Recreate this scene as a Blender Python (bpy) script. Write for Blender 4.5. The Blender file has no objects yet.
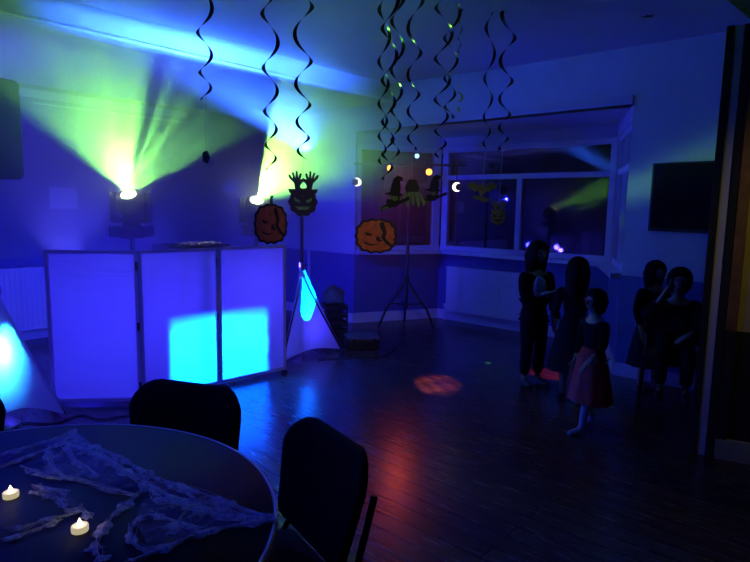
import bpy, bmesh, math, random
from mathutils import Vector, Matrix
random.seed(7)
S = bpy.context.scene
COL = S.collection
PI = math.pi

# ------------------------------------------------------------------ camera
F_PX = 580.0; PITCH = math.radians(7.2); ROLL = math.radians(1.0); CAM = Vector((0, 0, 1.5))
fw = Vector((0, math.cos(PITCH), -math.sin(PITCH)))
r0 = Vector((1, 0, 0)); u0 = r0.cross(fw)
RT = r0*math.cos(ROLL) + u0*math.sin(ROLL)
UP = -r0*math.sin(ROLL) + u0*math.cos(ROLL)
cd = bpy.data.cameras.new('camera'); cam = bpy.data.objects.new('camera', cd); COL.objects.link(cam)
cd.sensor_width = 36; cd.lens = F_PX/750*36; cd.clip_start = .02; cd.clip_end = 100
cam.matrix_world = Matrix((( RT.x, UP.x, -fw.x, CAM.x), (RT.y, UP.y, -fw.y, CAM.y), (RT.z, UP.z, -fw.z, CAM.z), (0, 0, 0, 1)))
S.camera = cam
S.view_settings.view_transform = 'Standard'; S.view_settings.look = 'None'
S.view_settings.gamma = 1; S.view_settings.use_curve_mapping = False; S.view_settings.exposure = 0.0
S.cycles.volume_step_rate = 1.0

def ray(px, py): return RT*((px-375)/F_PX) + UP*((281-py)/F_PX) + fw
def at_y(px, py, y): d = ray(px, py); return CAM + d*(y/d.y)
def at_z(px, py, z): d = ray(px, py); return CAM + d*((z-1.5)/d.z)

# ------------------------------------------------------------------ world
w = bpy.data.worlds.new('night'); S.world = w; w.use_nodes = True
w.node_tree.nodes['Background'].inputs[0].default_value = (.02, .03, .2, 1)
w.node_tree.nodes['Background'].inputs[1].default_value = .02

# ------------------------------------------------------------------ lights
def lamp(name, kind, loc, color, energy, direction=None, size=.03, cone=60, blend=.3, xaxis=None):
    l = bpy.data.lights.new(name, kind); l.color = color; l.energy = energy
    o = bpy.data.objects.new(name, l); COL.objects.link(o)
    if kind == 'AREA': l.shape = 'RECTANGLE'; l.size, l.size_y = size
    else: l.shadow_soft_size = size
    if kind == 'SPOT': l.spot_size = math.radians(cone); l.spot_blend = blend
    m = Matrix.Identity(3)
    if direction is not None:
        z = -Vector(direction).normalized()
        x = Vector(xaxis) if xaxis is not None else Vector((0, 0, 1)).cross(z)
        if x.length < 1e-4: x = Vector((1, 0, 0))
        x = (x - z*x.dot(z)).normalized(); y = z.cross(x)
        m = Matrix((x, y, z)).transposed()
    o.matrix_world = Matrix.Translation(loc) @ m.to_4x4()
    return o

class NT:
    """short node graph writer"""
    def __init__(s, tree): s.t = tree; s.n = tree.nodes; s.l = tree.links
    def new(s, k, **kw):
        n = s.n.new(k)
        for a, b in kw.items(): setattr(n, a, b)
        return n
    def put(s, sock, v):
        if hasattr(v, 'is_output') or isinstance(v, bpy.types.NodeSocket): s.l.new(v, sock)
        else: sock.default_value = v
    def m(s, op, a, b=0.0, c=None, clamp=False):
        n = s.new('ShaderNodeMath', operation=op, use_clamp=clamp)
        s.put(n.inputs[0], a); s.put(n.inputs[1], b)
        if c is not None: s.put(n.inputs[2], c)
        return n.outputs[0]
    def band(s, x, lo, hi, soft):       # 1 between lo and hi, soft edges
        a = s.m('DIVIDE', s.m('SUBTRACT', x, lo-soft), 2*soft, clamp=True)
        b = s.m('DIVIDE', s.m('SUBTRACT', hi+soft, x), 2*soft, clamp=True)
        return s.m('MULTIPLY', a, b)

def gobo(o):
    """node graph on a lamp: returns writer, u, v (tangents of the angle off the lamp axis) and the emission strength socket"""
    l = o.data; l.use_nodes = True; g = NT(l.node_tree)
    em = [n for n in g.n if n.type == 'EMISSION'][0]
    tc = g.new('ShaderNodeTexCoord'); sp = g.new('ShaderNodeSeparateXYZ'); g.l.new(tc.outputs['Normal'], sp.inputs[0])
    nz = g.m('MAXIMUM', g.m('ABSOLUTE', sp.outputs[2]), .02)
    return g, g.m('DIVIDE', sp.outputs[0], nz), g.m('DIVIDE', sp.outputs[1], nz), em.inputs['Strength']

BLUE = (.012, .012, 1.0); BLUE2 = (.05, .03, 1.0); CYAN = (.0, .75, 1.0)

# blue wash of the hall: unseen lamps added to fill in the blue
lamp('blue_fill_booth_front', 'SPOT', (-1.2, 1.2, 2.6), BLUE2, 150, Vector((-2.0, 4.2, .5))-Vector((-1.2, 1.2, 2.6)), .03, 75, .8)
lamp('blue_fill_hall', 'SPOT', (-.9, 6.6, 1.5), BLUE, 130, Vector((2.9, 4.6, 2.5))-Vector((-.9, 6.6, 1.5)), .03, 62, 1.0)
lamp('blue_fill_near', 'SPOT', (-2.2, 2.6, 2.5), BLUE, 85, Vector((-.5, 2.6, 0))-Vector((-2.2, 2.6, 2.5)), .03, 150, 1.0)
lamp('blue_fill_stage', 'SPOT', (-1.6, 6.2, 1.7), BLUE, 150, Vector((-.6, 8.2, 1.4))-Vector((-1.6, 6.2, 1.7)), .02, 95, .6)
lamp('blue_fill_back_wall', 'POINT', (-2.7, 5.3, .8), BLUE, 30, size=.04)
lamp('blue_fill_alcove', 'SPOT', (-2.7, 5.0, .9), (.10, .09, 1.0), 260, Vector((-2.9, 5.5, 2.73))-Vector((-2.7, 5.0, .9)), .03, 95, .7)
lamp('adjoining_room_light', 'SPOT', (2.2, 2.2, 2.4), (1.0, .82, .2), 11, Vector((2.75, 3.15, 1.6))-Vector((2.2, 2.2, 2.4)), .1, 75, .6)
lamp('card_fill_spot', 'SPOT', (.9, .3, 2.3), (1.0, .80, .55), 42, Vector((.1, 3.6, 1.55))-Vector((.9, .3, 2.3)), .02, 32, .6)  # unseen spot, added to brighten the hanging cards

# cyan wash on the ceiling step: added lamp without fixture, masked to the strip
_e1, _e2 = Vector((-2.6, 4.0, 2.84)), Vector((-.2, 6.55, 2.84))
_p = Vector((-.5, 4.3, 1.9)); _u = (_e2-_e1).normalized(); _mid = _e1 + _u*((_p-_e1).dot(_u))
L = lamp('ceiling_step_fill', 'SPOT', _p, (.024, .11, 1.0), 11500, _mid-_p, .03, 130, .9, xaxis=_e2-_e1)
g, u, v, st = gobo(L)
g.put(st, g.m('MULTIPLY', g.band(v, -.075, .035, .02), g.band(u, -.55, .95, .4)))

# LED par behind the facade, square shutter
def facade_lamp(): pass

# ------------------------------------------------------------------ helpers: materials
def mat(name, col, rough=.6, metal=0.0, noise=0.0, nscale=8.0, emit=None, es=0.0, bump=0.0, bscale=60.0, spec=.5):
    m = bpy.data.materials.new(name); m.use_nodes = True; g = NT(m.node_tree)
    b = g.n['Principled BSDF']; b.inputs['Base Color'].default_value = (*col, 1)
    b.inputs['Roughness'].default_value = rough; b.inputs['Metallic'].default_value = metal
    b.inputs['Specular IOR Level'].default_value = spec
    tc = g.new('ShaderNodeTexCoord')
    if noise:
        n = g.new('ShaderNodeTexNoise'); n.inputs['Scale'].default_value = nscale; n.inputs['Detail'].default_value = 4
        g.l.new(tc.outputs['Object'], n.inputs['Vector'])
        r = g.new('ShaderNodeValToRGB'); g.l.new(n.outputs[0], r.inputs[0])
        r.color_ramp.elements[0].position = .3; r.color_ramp.elements[1].position = .7
        r.color_ramp.elements[0].color = (*[c*(1-noise) for c in col], 1); r.color_ramp.elements[1].color = (*[min(1, c*(1+noise)) for c in col], 1)
        g.l.new(r.outputs[0], b.inputs['Base Color'])
    if bump:
        n = g.new('ShaderNodeTexNoise'); n.inputs['Scale'].default_value = bscale; g.l.new(tc.outputs['Object'], n.inputs['Vector'])
        bm = g.new('ShaderNodeBump'); bm.inputs['Strength'].default_value = bump; bm.inputs['Distance'].default_value = .01
        g.l.new(n.outputs[0], bm.inputs['Height']); g.l.new(bm.outputs[0], b.inputs['Normal'])
    if emit: b.inputs['Emission Color'].default_value = (*emit, 1); b.inputs['Emission Strength'].default_value = es
    return m

def mat_cloth(name, col, trans=.6, wrinkle=.0):
    """thin white stretch cloth that glows when lit from behind"""
    m = bpy.data.materials.new(name); m.use_nodes = True; g = NT(m.node_tree); out = g.n['Material Output']
    g.n.remove(g.n['Principled BSDF'])
    d = g.new('ShaderNodeBsdfDiffuse'); t = g.new('ShaderNodeBsdfTranslucent'); mx = g.new('ShaderNodeMixShader')
    tc = g.new('ShaderNodeTexCoord'); n = g.new('ShaderNodeTexNoise'); n.inputs['Scale'].default_value = 3.0
    n.inputs['Detail'].default_value = 3; n.inputs['Distortion'].default_value = .8
    mp = g.new('ShaderNodeMapping'); mp.inputs['Scale'].default_value = (.7, .7, 4.0)
    g.l.new(tc.outputs['Object'], mp.inputs[0]); g.l.new(mp.outputs[0], n.inputs['Vector'])
    bp = g.new('ShaderNodeBump'); bp.inputs['Strength'].default_value = wrinkle; bp.inputs['Distance'].default_value = .05
    g.l.new(n.outputs[0], bp.inputs['Height'])
    for s in (d, t): s.inputs['Color'].default_value = (*col, 1); g.l.new(bp.outputs[0], s.inputs['Normal'])
    mx.inputs[0].default_value = trans
    g.l.new(d.outputs[0], mx.inputs[1]); g.l.new(t.outputs[0], mx.inputs[2]); g.l.new(mx.outputs[0], out.inputs[0])
    return m

def mat_emit(name, col, s):
    m = bpy.data.materials.new(name); m.use_nodes = True; g = NT(m.node_tree)
    g.n.remove(g.n['Principled BSDF']); e = g.new('ShaderNodeEmission')
    e.inputs[0].default_value = (*col, 1); e.inputs[1].default_value = s; g.l.new(e.outputs[0], g.n['Material Output'].inputs[0])
    return m

def mat_glass(name):
    m = bpy.data.materials.new(name); m.use_nodes = True; g = NT(m.node_tree)
    g.n.remove(g.n['Principled BSDF']); t = g.new('ShaderNodeBsdfTransparent'); gl = g.new('ShaderNodeBsdfGlossy')
    t.inputs[0].default_value = (.9, .95, .93, 1); gl.inputs['Roughness'].default_value = .03
    fr = g.new('ShaderNodeFresnel'); fr.inputs[0].default_value = 1.7; mx = g.new('ShaderNodeMixShader')
    g.l.new(fr.outputs[0], mx.inputs[0]); g.l.new(t.outputs[0], mx.inputs[1]); g.l.new(gl.outputs[0], mx.inputs[2])
    g.l.new(mx.outputs[0], g.n['Material Output'].inputs[0])
    return m

AX_A = Vector((.663, .748, 0)); AX_B = Vector((.748, -.663, 0)); ANG_B = math.atan2(-.663, .748)

def mat_boards():
    m = bpy.data.materials.new('dark_floorboards'); m.use_nodes = True; g = NT(m.node_tree); b = g.n['Principled BSDF']
    tc = g.new('ShaderNodeTexCoord'); mp = g.new('ShaderNodeMapping'); mp.inputs['Rotation'].default_value = (0, 0, -ANG_B)
    g.l.new(tc.outputs['Object'], mp.inputs[0])
    br = g.new('ShaderNodeTexBrick'); br.inputs['Scale'].default_value = 1; br.inputs['Brick Width'].default_value = 2.4
    br.inputs['Row Height'].default_value = .115; br.inputs['Mortar Size'].default_value = .006; br.inputs['Mortar Smooth'].default_value = .3
    br.inputs['Color1'].default_value = (.15, .08, .055, 1); br.inputs['Color2'].default_value = (.085, .045, .033, 1)
    br.inputs['Mortar'].default_value = (.004, .003, .003, 1); g.l.new(mp.outputs[0], br.inputs['Vector'])
    n = g.new('ShaderNodeTexNoise'); n.inputs['Scale'].default_value = 6; n.inputs['Detail'].default_value = 5
    mp2 = g.new('ShaderNodeMapping'); mp2.inputs['Scale'].default_value = (1, 9, 1); g.l.new(mp.outputs[0], mp2.inputs[0]); g.l.new(mp2.outputs[0], n.inputs['Vector'])
    mx = g.new('ShaderNodeMix', data_type='RGBA', blend_type='MULTIPLY'); mx.inputs[0].default_value = .6
    g.l.new(br.outputs[0], mx.inputs[6]); g.l.new(n.outputs[0], mx.inputs[7]); g.l.new(mx.outputs[2], b.inputs['Base Color'])
    g.put(b.inputs['Roughness'], g.m('ADD', g.m('MULTIPLY', n.outputs[0], .2), .15))
    bp = g.new('ShaderNodeBump'); bp.inputs['Strength'].default_value = .5; bp.inputs['Distance'].default_value = .006
    h = g.m('SUBTRACT', g.m('MULTIPLY', n.outputs[0], .35), br.outputs['Fac'])
    g.l.new(h, bp.inputs['Height']); g.l.new(bp.outputs[0], b.inputs['Normal'])
    return m

def mat_web(name='cobweb_gauze', lo=.42, k=3.0, mxa=.6, sc=9):
    m = bpy.data.materials.new(name); m.use_nodes = True; g = NT(m.node_tree)
    g.n.remove(g.n['Principled BSDF'])
    tc = g.new('ShaderNodeTexCoord'); n = g.new('ShaderNodeTexNoise'); n.inputs['Scale'].default_value = sc; n.inputs['Detail'].default_value = 7; n.inputs['Roughness'].default_value = .7
    n.inputs['Distortion'].default_value = 1.5; g.l.new(tc.outputs['Object'], n.inputs['Vector'])
    a = g.m('MULTIPLY', g.m('SUBTRACT', n.outputs[0], lo), k, clamp=True)
    t = g.new('ShaderNodeBsdfTransparent'); d = g.new('ShaderNodeBsdfDiffuse'); d.inputs[0].default_value = (.85, .85, .85, 1)
    mx = g.new('ShaderNodeMixShader'); g.put(mx.inputs[0], g.m('MULTIPLY', a, mxa))
    g.l.new(t.outputs[0], mx.inputs[1]); g.l.new(d.outputs[0], mx.inputs[2]); g.l.new(mx.outputs[0], g.n['Material Output'].inputs[0])
    return m

M = dict(
    wall=mat('pale_wall_paint', (.62, .63, .66), .7, noise=.06, nscale=3),
    clad=mat('painted_cladding', (.26, .27, .36), .85, noise=.08, nscale=4, spec=.15),
    dado=mat('deep_blue_dado_paint', (.10, .11, .34), .6, noise=.08),
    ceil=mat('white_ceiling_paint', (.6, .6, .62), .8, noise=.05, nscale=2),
    darkceil=mat('bounce_absorbing_ceiling', (.09, .09, .12), .9),  # made dark to soak up green bounce, not a known paint colour
    white=mat('white_gloss_paint', (.75, .75, .77), .4, noise=.03),
    radiator=mat('radiator_enamel', (.8, .8, .8), .35, noise=.02),
    black=mat('black_plastic', (.012, .012, .013), .45, noise=.2),
    grille=mat('black_grille', (.02, .02, .022), .6, bump=.6, bscale=300),
    blackfab=mat('black_fabric', (.012, .012, .014), .9, bump=.4, bscale=400, spec=.15),
    steel=mat('black_steel', (.02, .02, .022), .35, metal=.6),
    chrome=mat('chrome', (.7, .7, .72), .2, metal=1),
    alu=mat('aluminium', (.6, .6, .62), .5, noise=.05),
    scrim=mat_cloth('white_stretch_cloth', (.85, .85, .88), .62, .25),
    scrim2=mat_cloth('white_lycra', (.85, .85, .88), .6, .05),
    tabletop=mat('dark_laminate', (.035, .04, .12), .6, noise=.15, nscale=5, spec=.12),
    edge=mat('pale_edge_band', (.75, .75, .8), .4),
    wood=mat('brown_wood', (.20, .10, .04), .5, noise=.3, nscale=12),
    beige=mat('beige_panel', (.42, .34, .16), .7, noise=.1),
    dark=mat('black_painted_board', (.01, .01, .012), .8),
    glass=mat_glass('window_glass'), screen=mat('tv_screen', (.01, .01, .012), .12),
    boards=mat_boards(), web=mat_web(lo=.38, mxa=.55), fleece=mat_web('cobweb_fleece', .33, 3.5, .9, 32),
    foil=mat('dark_foil', (.03, .035, .03), .22, metal=.85), foilg=mat('green_foil', (.04, .10, .03), .25, metal=.8),
    glint=mat('silver_foil', (.9, .95, .8), .12, metal=1), string=mat('nylon_string', (.5, .6, .3), .4),
    orange=mat('orange_card', (.75, .13, .03), .5, noise=.25, nscale=25), dull=mat('dull_orange_card', (.35, .09, .03), .6, noise=.3, nscale=25), cblack=mat('black_card', (.01, .01, .01), .6),
    cgreen=mat('green_card', (.12, .32, .05), .5, noise=.3, nscale=40), cgrey=mat('olive_card', (.16, .2, .06), .6, noise=.3, nscale=40),
    cyellow=mat('yellow_card', (.85, .85, .25), .4),
    skin=mat('skin', (.32, .2, .15), .55, spec=.3), hair=mat('dark_hair', (.006, .005, .005), .8, bump=.5, bscale=150, spec=.1),
    red=mat('red_cloth', (.6, .015, .02), .8, noise=.2), tights=mat('white_tights', (.6, .6, .65), .8),
    top=mat('white_cotton', (.65, .65, .7), .8), denim=mat('dark_cloth', (.008, .008, .012), .9, noise=.2, spec=.05),
    plast=mat('lit_white_plastic', (.8, .78, .7), .4, emit=(1, .85, .5), es=.45), flame=mat_emit('led_flame', (1, .82, .45), 6),
    paper=mat('white_paper', (.8, .8, .82), .7), bag=mat('grey_bag_cloth', (.12, .12, .14), .8, noise=.3),
    lens=mat_emit('hot_lens', (.85, 1, .5), 20), lensw=mat_emit('white_led', (1, .9, .75), 4),
    lenso=mat_emit('orange_led', (1, .32, .04), 5), ledb=mat_emit('blue_led', (.3, .6, 1), 3),
    eye=mat('eye', (.12, .12, .12), .3), lip=mat('lip', (.45, .15, .12), .5), sock=mat('sock', (.6, .6, .65), .8),
)

# ------------------------------------------------------------------ helpers: geometry
def finish(name, bm, m, parent=None, smooth=None):
    me = bpy.data.meshes.new(name)
    if smooth is not None:
        for f in bm.faces: f.smooth = True
        for e in bm.edges:
            if len(e.link_faces) == 2 and e.calc_face_angle(0) > smooth: e.smooth = False
    bm.to_mesh(me); bm.free()
    ms = m if isinstance(m, (list, tuple)) else [m]
    for k in ms: me.materials.append(k)
    o = bpy.data.objects.new(name, me); COL.objects.link(o)
    if parent: o.parent = parent
    return o
def tag(o, label=None, cat=None, group=None, kind=None):
    if label: o['label'] = label
    if cat: o['category'] = cat
    if group: o['group'] = group
    if kind: o['kind'] = kind
    return o
def thing(name, label, cat, loc=(0, 0, 0), rz=0, group=None):
    o = bpy.data.objects.new(name, None); COL.objects.link(o); o.location = loc; o.rotation_euler = (0, 0, rz)
    o.empty_display_size = .1
    return tag(o, label, cat, group)
def struct(name, bm, m, smooth=None): return tag(finish(name, bm, m, smooth=smooth), kind='structure')

def box(bm, c, s, rz=0, mi=0, bev=0, rx=0, ry=0):
    mt = Matrix.Translation(c) @ Matrix.Rotation(rz, 4, 'Z') @ Matrix.Rotation(ry, 4, 'Y') @ Matrix.Rotation(rx, 4, 'X') @ Matrix.Diagonal((*s, 1))
    r = bmesh.ops.create_cube(bm, size=1, matrix=mt); vs = set(r['verts'])
    fs = [f for f in bm.faces if f.verts[0] in vs]
    for f in fs: f.material_index = mi
    if bev:
        es = [e for e in bm.edges if e.verts[0] in vs and e.verts[1] in vs]
        rb = bmesh.ops.bevel(bm, geom=es, offset=bev, segments=2, affect='EDGES', profile=.5)
        for f in rb['faces']: f.material_index = mi
    return bm
def bx(c, s, rz=0, bev=0, rx=0, ry=0): return box(bmesh.new(), c, s, rz, 0, bev, rx, ry)
def tube(bm, pts, r, n=8, mi=0, closed=False):
    pts = [Vector(p) for p in pts]; rs = r if isinstance(r, (list, tuple)) else [r]*len(pts); rings = []; px_ = None
    for i, p in enumerate(pts):
        t = (pts[min(i+1, len(pts)-1)] - pts[max(i-1, 0)]).normalized()
        if px_ is None: a = Vector((0, 0, 1)) if abs(t.z) < .9 else Vector((1, 0, 0)); x = (a - t*a.dot(t)).normalized()
        else: x = (px_ - t*px_.dot(t)).normalized()
        px_ = x; y = t.cross(x)
        rings.append([bm.verts.new(p + (x*math.cos(2*PI*k/n) + y*math.sin(2*PI*k/n))*rs[i]) for k in range(n)])
    for a, b in zip(rings, rings[1:]):
        for k in range(n): f = bm.faces.new((a[k], a[(k+1) % n], b[(k+1) % n], b[k])); f.material_index = mi
    for rg, rev in ((rings[0], True), (rings[-1], False)):
        f = bm.faces.new(list(reversed(rg)) if rev else rg); f.material_index = mi
    return bm
def lathe(bm, prof, n=24, c=(0, 0, 0), mi=0):
    rings = []
    for r, z in prof:
        if r < 1e-5: rings.append([bm.verts.new((c[0], c[1], c[2]+z))])
        else: rings.append([bm.verts.new((c[0]+r*math.cos(2*PI*k/n), c[1]+r*math.sin(2*PI*k/n), c[2]+z)) for k in range(n)])
    for a, b in zip(rings, rings[1:]):
        for k in range(n):
            q = [a[k % len(a)], a[(k+1) % len(a)], b[(k+1) % len(b)], b[k % len(b)]]
            q = list(dict.fromkeys(q))
            if len(q) > 2: f = bm.faces.new(q); f.material_index = mi
    return bm
def prism(bm, pts, z0, z1, mi=0):      # pts ccw in xy
    a = [bm.verts.new((p[0], p[1], z0)) for p in pts]; b = [bm.verts.new((p[0], p[1], z1)) for p in pts]
    n = len(pts); fs = [bm.faces.new(list(reversed(a))), bm.faces.new(b)]
    for k in range(n): fs.append(bm.faces.new((a[k], a[(k+1) % n], b[(k+1) % n], b[k])))
    for f in fs: f.material_index = mi
    return bm
def slab(bm, a, b, z0, z1, t, side=1, mi=0):
    """upright slab along a-b whose given side carries thickness t"""
    a = Vector((a[0], a[1], 0)); b = Vector((b[0], b[1], 0)); d = (b-a).normalized(); n = Vector((-d.y, d.x, 0))*side
    p = [a, b, b+n*t, a+n*t]
    if side < 0: p = [a+n*t, b+n*t, b, a]
    return prism(bm, p, z0, z1, mi)
def card(bm, pts, y0, y1, mi=0, cx=0, cz=0):   # outline in xz, thickness in y
    a = [bm.verts.new((cx+p[0], y0, cz+p[1])) for p in pts]; b = [bm.verts.new((cx+p[0], y1, cz+p[1])) for p in pts]
    n = len(pts); fs = [bm.faces.new(a), bm.faces.new(list(reversed(b)))]
    for k in range(n): fs.append(bm.faces.new((a[(k+1) % n], a[k], b[k], b[(k+1) % n])))
    for f in fs: f.material_index = mi
    return bm

# ------------------------------------------------------------------ the room
ZC = 2.93; ZA = 2.73
C0 = Vector((-1.63, 8.67, 0))                 # far corner
FP = lambda t: Vector((-.42, 7.6, 0)) + AX_B*t   # points on the window wall
Pa = Vector((-.27, 7.47, 0)); Pb = Vector((.87, 7.95, 0)); Pc = Vector((2.60, 6.42, 0)); Pd = Vector((2.24, 5.25, 0))
struct('floor', bx((1, 4, -.05), (14, 14, .1)), M['boards'])
# main ceiling (to the step), alcove ceiling behind it
E0 = Vector((-2.229, 4.346, 0)) - AX_A*4.5; E1 = Vector((-.3, 6.50, 0)) + AX_A*.65
bm = bmesh.new()
Em = E0.lerp(E1, (3.8-E0.y)/(E1.y-E0.y))
prism(bm, [E1, Em, Vector((4.0, 3.8, 0)), Vector((3.2, 4.55, 0))], ZC, ZC+.1)
bmesh.ops.recalc_face_normals(bm, faces=bm.faces); struct('ceiling_near', prism(bmesh.new(), [Em, E0, Vector((1.5, -2.5, 0)), Vector((6.5, 1.4, 0)), Vector((4.0, 3.8, 0))][::-1], ZC, ZC+.1), M['darkceil'])  # out-of-view part, darkened to limit green bounce
bmesh.ops.recalc_face_normals(bm, faces=bm.faces)
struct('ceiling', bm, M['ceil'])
bm = bmesh.new(); slab(bm, E0, E1, ZA, ZC+.1, .08, 1); bmesh.ops.recalc_face_normals(bm, faces=bm.faces)
struct('trim_1', bm, M['ceil'])
bm = bmesh.new(); W0 = C0 - AX_A*8
prism(bm, [E0 - AX_B*.08, E1 - AX_B*.08, C0, W0], ZA, ZA+.1); bmesh.ops.recalc_face_normals(bm, faces=bm.faces)
struct('ceiling_alcove', bm, M['ceil'])
bm = bmesh.new()                               # moulding under the step
tube(bm, [E0 + AX_B*.012 + Vector((0, 0, ZA+.012)), E1 + AX_B*.012 + Vector((0, 0, ZA+.012))], .012, 6)
struct('trim_2', bm, M['white'])

# left (long) wall behind the booth
bm = bmesh.new(); slab(bm, C0, W0, .9, ZA+.15, .1, -1, 0); slab(bm, C0, W0, 0, .9, .1, -1, 1)
bmesh.ops.recalc_face_normals(bm, faces=bm.faces)
struct('wall_left', bm, [M['clad'], M['dado']])
bm = bmesh.new()
for k in range(9):                             # shadow battens of the cladding
    z = 1.05 + k*.18
    slab(bm, C0, W0, z, z+.006, .004, 1)
bmesh.ops.recalc_face_normals(bm, faces=bm.faces); struct('trim_3', bm, M['clad'])
bm = bmesh.new(); T1 = C0 - AX_A*1.3; slab(bm, T1, W0, ZA-.13, ZA-.05, .04, 1); bmesh.ops.recalc_face_normals(bm, faces=bm.faces)
struct('trim_4', bm, M['white'])
bm = bmesh.new(); q = T1 + AX_B*.06; q2 = C0 - AX_A*3.1 + AX_B*.06
tube(bm, [q + Vector((0, 0, ZA-.19)), q2 + Vector((0, 0, ZA-.19))], .011, 8)
for k in range(4):
    p = q.lerp(q2, (k+.5)/4); box(bm, (p.x-.02, p.y+.018, ZA-.185), (.07, .015, .03), ANG_B)
tag(finish('curtain_rail', bm, M['white']), 'slim white rail fixed just under the pale picture rail', 'rail')
bm = bmesh.new(); slab(bm, C0, W0, 0, .12, .02, 1); bmesh.ops.recalc_face_normals(bm, faces=bm.faces)
struct('baseboard_left', bm, M['white'])

# window wall: left pier, above the bay, right of the bay
F_end = FP(6.2)
bm = bmesh.new()
slab(bm, C0, Pa, .9, ZC+.05, .12, 1, 0); slab(bm, C0, Pa, 0, .9, .12, 1, 1)
slab(bm, Pd, F_end, .93, ZC+.05, .12, 1, 0); slab(bm, Pd, F_end, 0, .93, .12, 1, 1)
slab(bm, Pa, Pd, 2.44, ZC+.05, .12, 1, 0)
bmesh.ops.recalc_face_normals(bm, faces=bm.faces); struct('wall_back', bm, [M['wall'], M['dado']])
for nm, a, b in (('baseboard_back', C0, Pa), ('baseboard_right', Pd, F_end)):
    bm = bmesh.new(); slab(bm, a, b, 0, .12, .02, -1); bmesh.ops.recalc_face_normals(bm, faces=bm.faces); struct(nm, bm, M['white'])
bm = bmesh.new(); prism(bm, [Pa, Pd, Pc + AX_A*.12, Pb + AX_A*.12], 2.44, 2.52); bmesh.ops.recalc_face_normals(bm, faces=bm.faces)
struct('ceiling_bay', bm, M['ceil'])
# under-window walls of the bay, strips above the window heads
bm = bmesh.new()
for a, b in ((Pa, Pb), (Pb, Pc), (Pc, Pd)):
    slab(bm, a, b, 0, .90, .12, 1, 1); slab(bm, a, b, 2.30, 2.46, .12, 1, 0)
bmesh.ops.recalc_face_normals(bm, faces=bm.faces); struct('wall_bay', bm, [M['wall'], M['dado']])
bm = bmesh.new()
for a, b in ((Pa, Pb), (Pb, Pc), (Pc, Pd)): slab(bm, a, b, 0, .13, .02, -1)
bmesh.ops.recalc_face_normals(bm, faces=bm.faces); struct('baseboard_bay', bm, M['white'])
bm = bmesh.new()                               # sill: one board running round the bay
inn = lambda p, q, r: p
def off(p, d): return p + d
sd = [Pa + Vector((.05, -.10, 0)), Pb + Vector((.02, -.17, 0)), Pc + Vector((-.16, -.05, 0)), Pd + Vector((-.10, .0, 0))]
so = [Pa + Vector((0, .08, 0)), Pb + Vector((0, .1, 0)), Pc + Vector((.1, .04, 0)), Pd + Vector((.1, .05, 0))]
for i in range(3): prism(bm, [sd[i], sd[i+1], so[i+1], so[i]], .90, .945)
bmesh.ops.recalc_face_normals(bm, faces=bm.faces); struct('trim_5', bm, M['white'])
bm = bmesh.new(); slab(bm, Pa + Vector((0, 0, 0)), Pd, 2.44, 2.52, .03, -1); bmesh.ops.recalc_face_normals(bm, faces=bm.faces)
struct('trim_6', bm, M['ceil'])

def window(nm, a, b, posts, transom=None, below=()):
    """frame along a-b; posts = fractions of full-height members, below = members under the transom only"""
    d = (b-a); L_ = d.length; d.normalize(); rz = math.atan2(d.y, d.x); n = Vector((-d.y, d.x, 0))
    bm = bmesh.new(); z0, z1 = .945, 2.30
    c = (a+b)/2 + n*.05
    box(bm, (c.x, c.y, z0+.03), (L_, .07, .06), rz); box(bm, (c.x, c.y, z1-.03), (L_, .07, .06), rz)
    for f, wd in posts:
        p = a.lerp(b, f) + n*.05; box(bm, (p.x, p.y, (z0+z1)/2), (wd, .075, z1-z0), rz)
    if transom: box(bm, (c.x, c.y, transom), (L_, .07, .06), rz)
    for f, wd in below:
        p = a.lerp(b, f) + n*.05; box(bm, (p.x, p.y, (z0+(transom or z1))/2), (wd, .07, (transom or z1)-z0), rz)
    fr = finish(nm, bm, M['white']); tag(fr, kind='structure')
    g_ = finish('pane', bx((c.x, c.y, (z0+z1)/2), (L_-.02, .006, z1-z0-.04), rz), M['glass'], fr)
window('window_1', Pa, Pb, ((.035, .08), (.96, .10)))
window('window_2', Pb, Pc, ((.025, .09), (.985, .07)), 1.915, ((.50, .065),))
window('window_3', Pc, Pd, ((.03, .07), (.97, .07), (.5, .05)), 1.915)

# partition edge, lintel and side wall at the right
Q0 = Vector((2.05, 3.50, 0)); dirB = Vector((.80, -.42, 0)).normalized(); rzq = math.atan2(dirB.y, dirB.x)
tr = Vector((-.72, -.69, 0)).normalized()
bm = bmesh.new(); slab(bm, Q0 + dirB*.1, Q0 + dirB*.1 + tr*3.4, 2.57, ZC+.02, .16, 1); bmesh.ops.recalc_face_normals(bm, faces=bm.faces)
struct('beam', bm, M['dark'])
bm = bmesh.new(); p = Q0 + dirB*.02; box(bm, (p.x, p.y, 1.285), (.05, .05, 2.57), rzq, bev=.004)
fold = thing('folding_partition', 'tall folding partition with pale metal leading edge, drawn back at the dark opening', 'partition', (0, 0, 0))
finish('edge_post', bm, M['alu'], fold)
for s in (-1, 1):
    p = Q0 + dirB*(.02+s*.045); finish('rubber_seal', bx((p.x, p.y, 1.285), (.038, .07, 2.57), rzq), M['dark'], fold)
bm = bmesh.new(); p = Q0 + dirB*.117; box(bm, (p.x, p.y, 1.68), (.06, .06, 1.76), rzq, bev=.005); finish('upper_leaf', bm, M['wood'], fold)
bm = bmesh.new(); box(bm, (p.x, p.y, .40), (.06, .06, .80), rzq); finish('lower_leaf', bm, M['dark'], fold)
bm = bmesh.new(); a = Q0 + dirB*.15; b = Q0 + dirB*3.2
slab(bm, a, b, .80, ZC, .12, 1, 0); slab(bm, a, b, 0, .80, .12, 1, 1); bmesh.ops.recalc_face_normals(bm, faces=bm.faces)
struct('wall_right', bm, [M['beige'], M['dark']])
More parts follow.
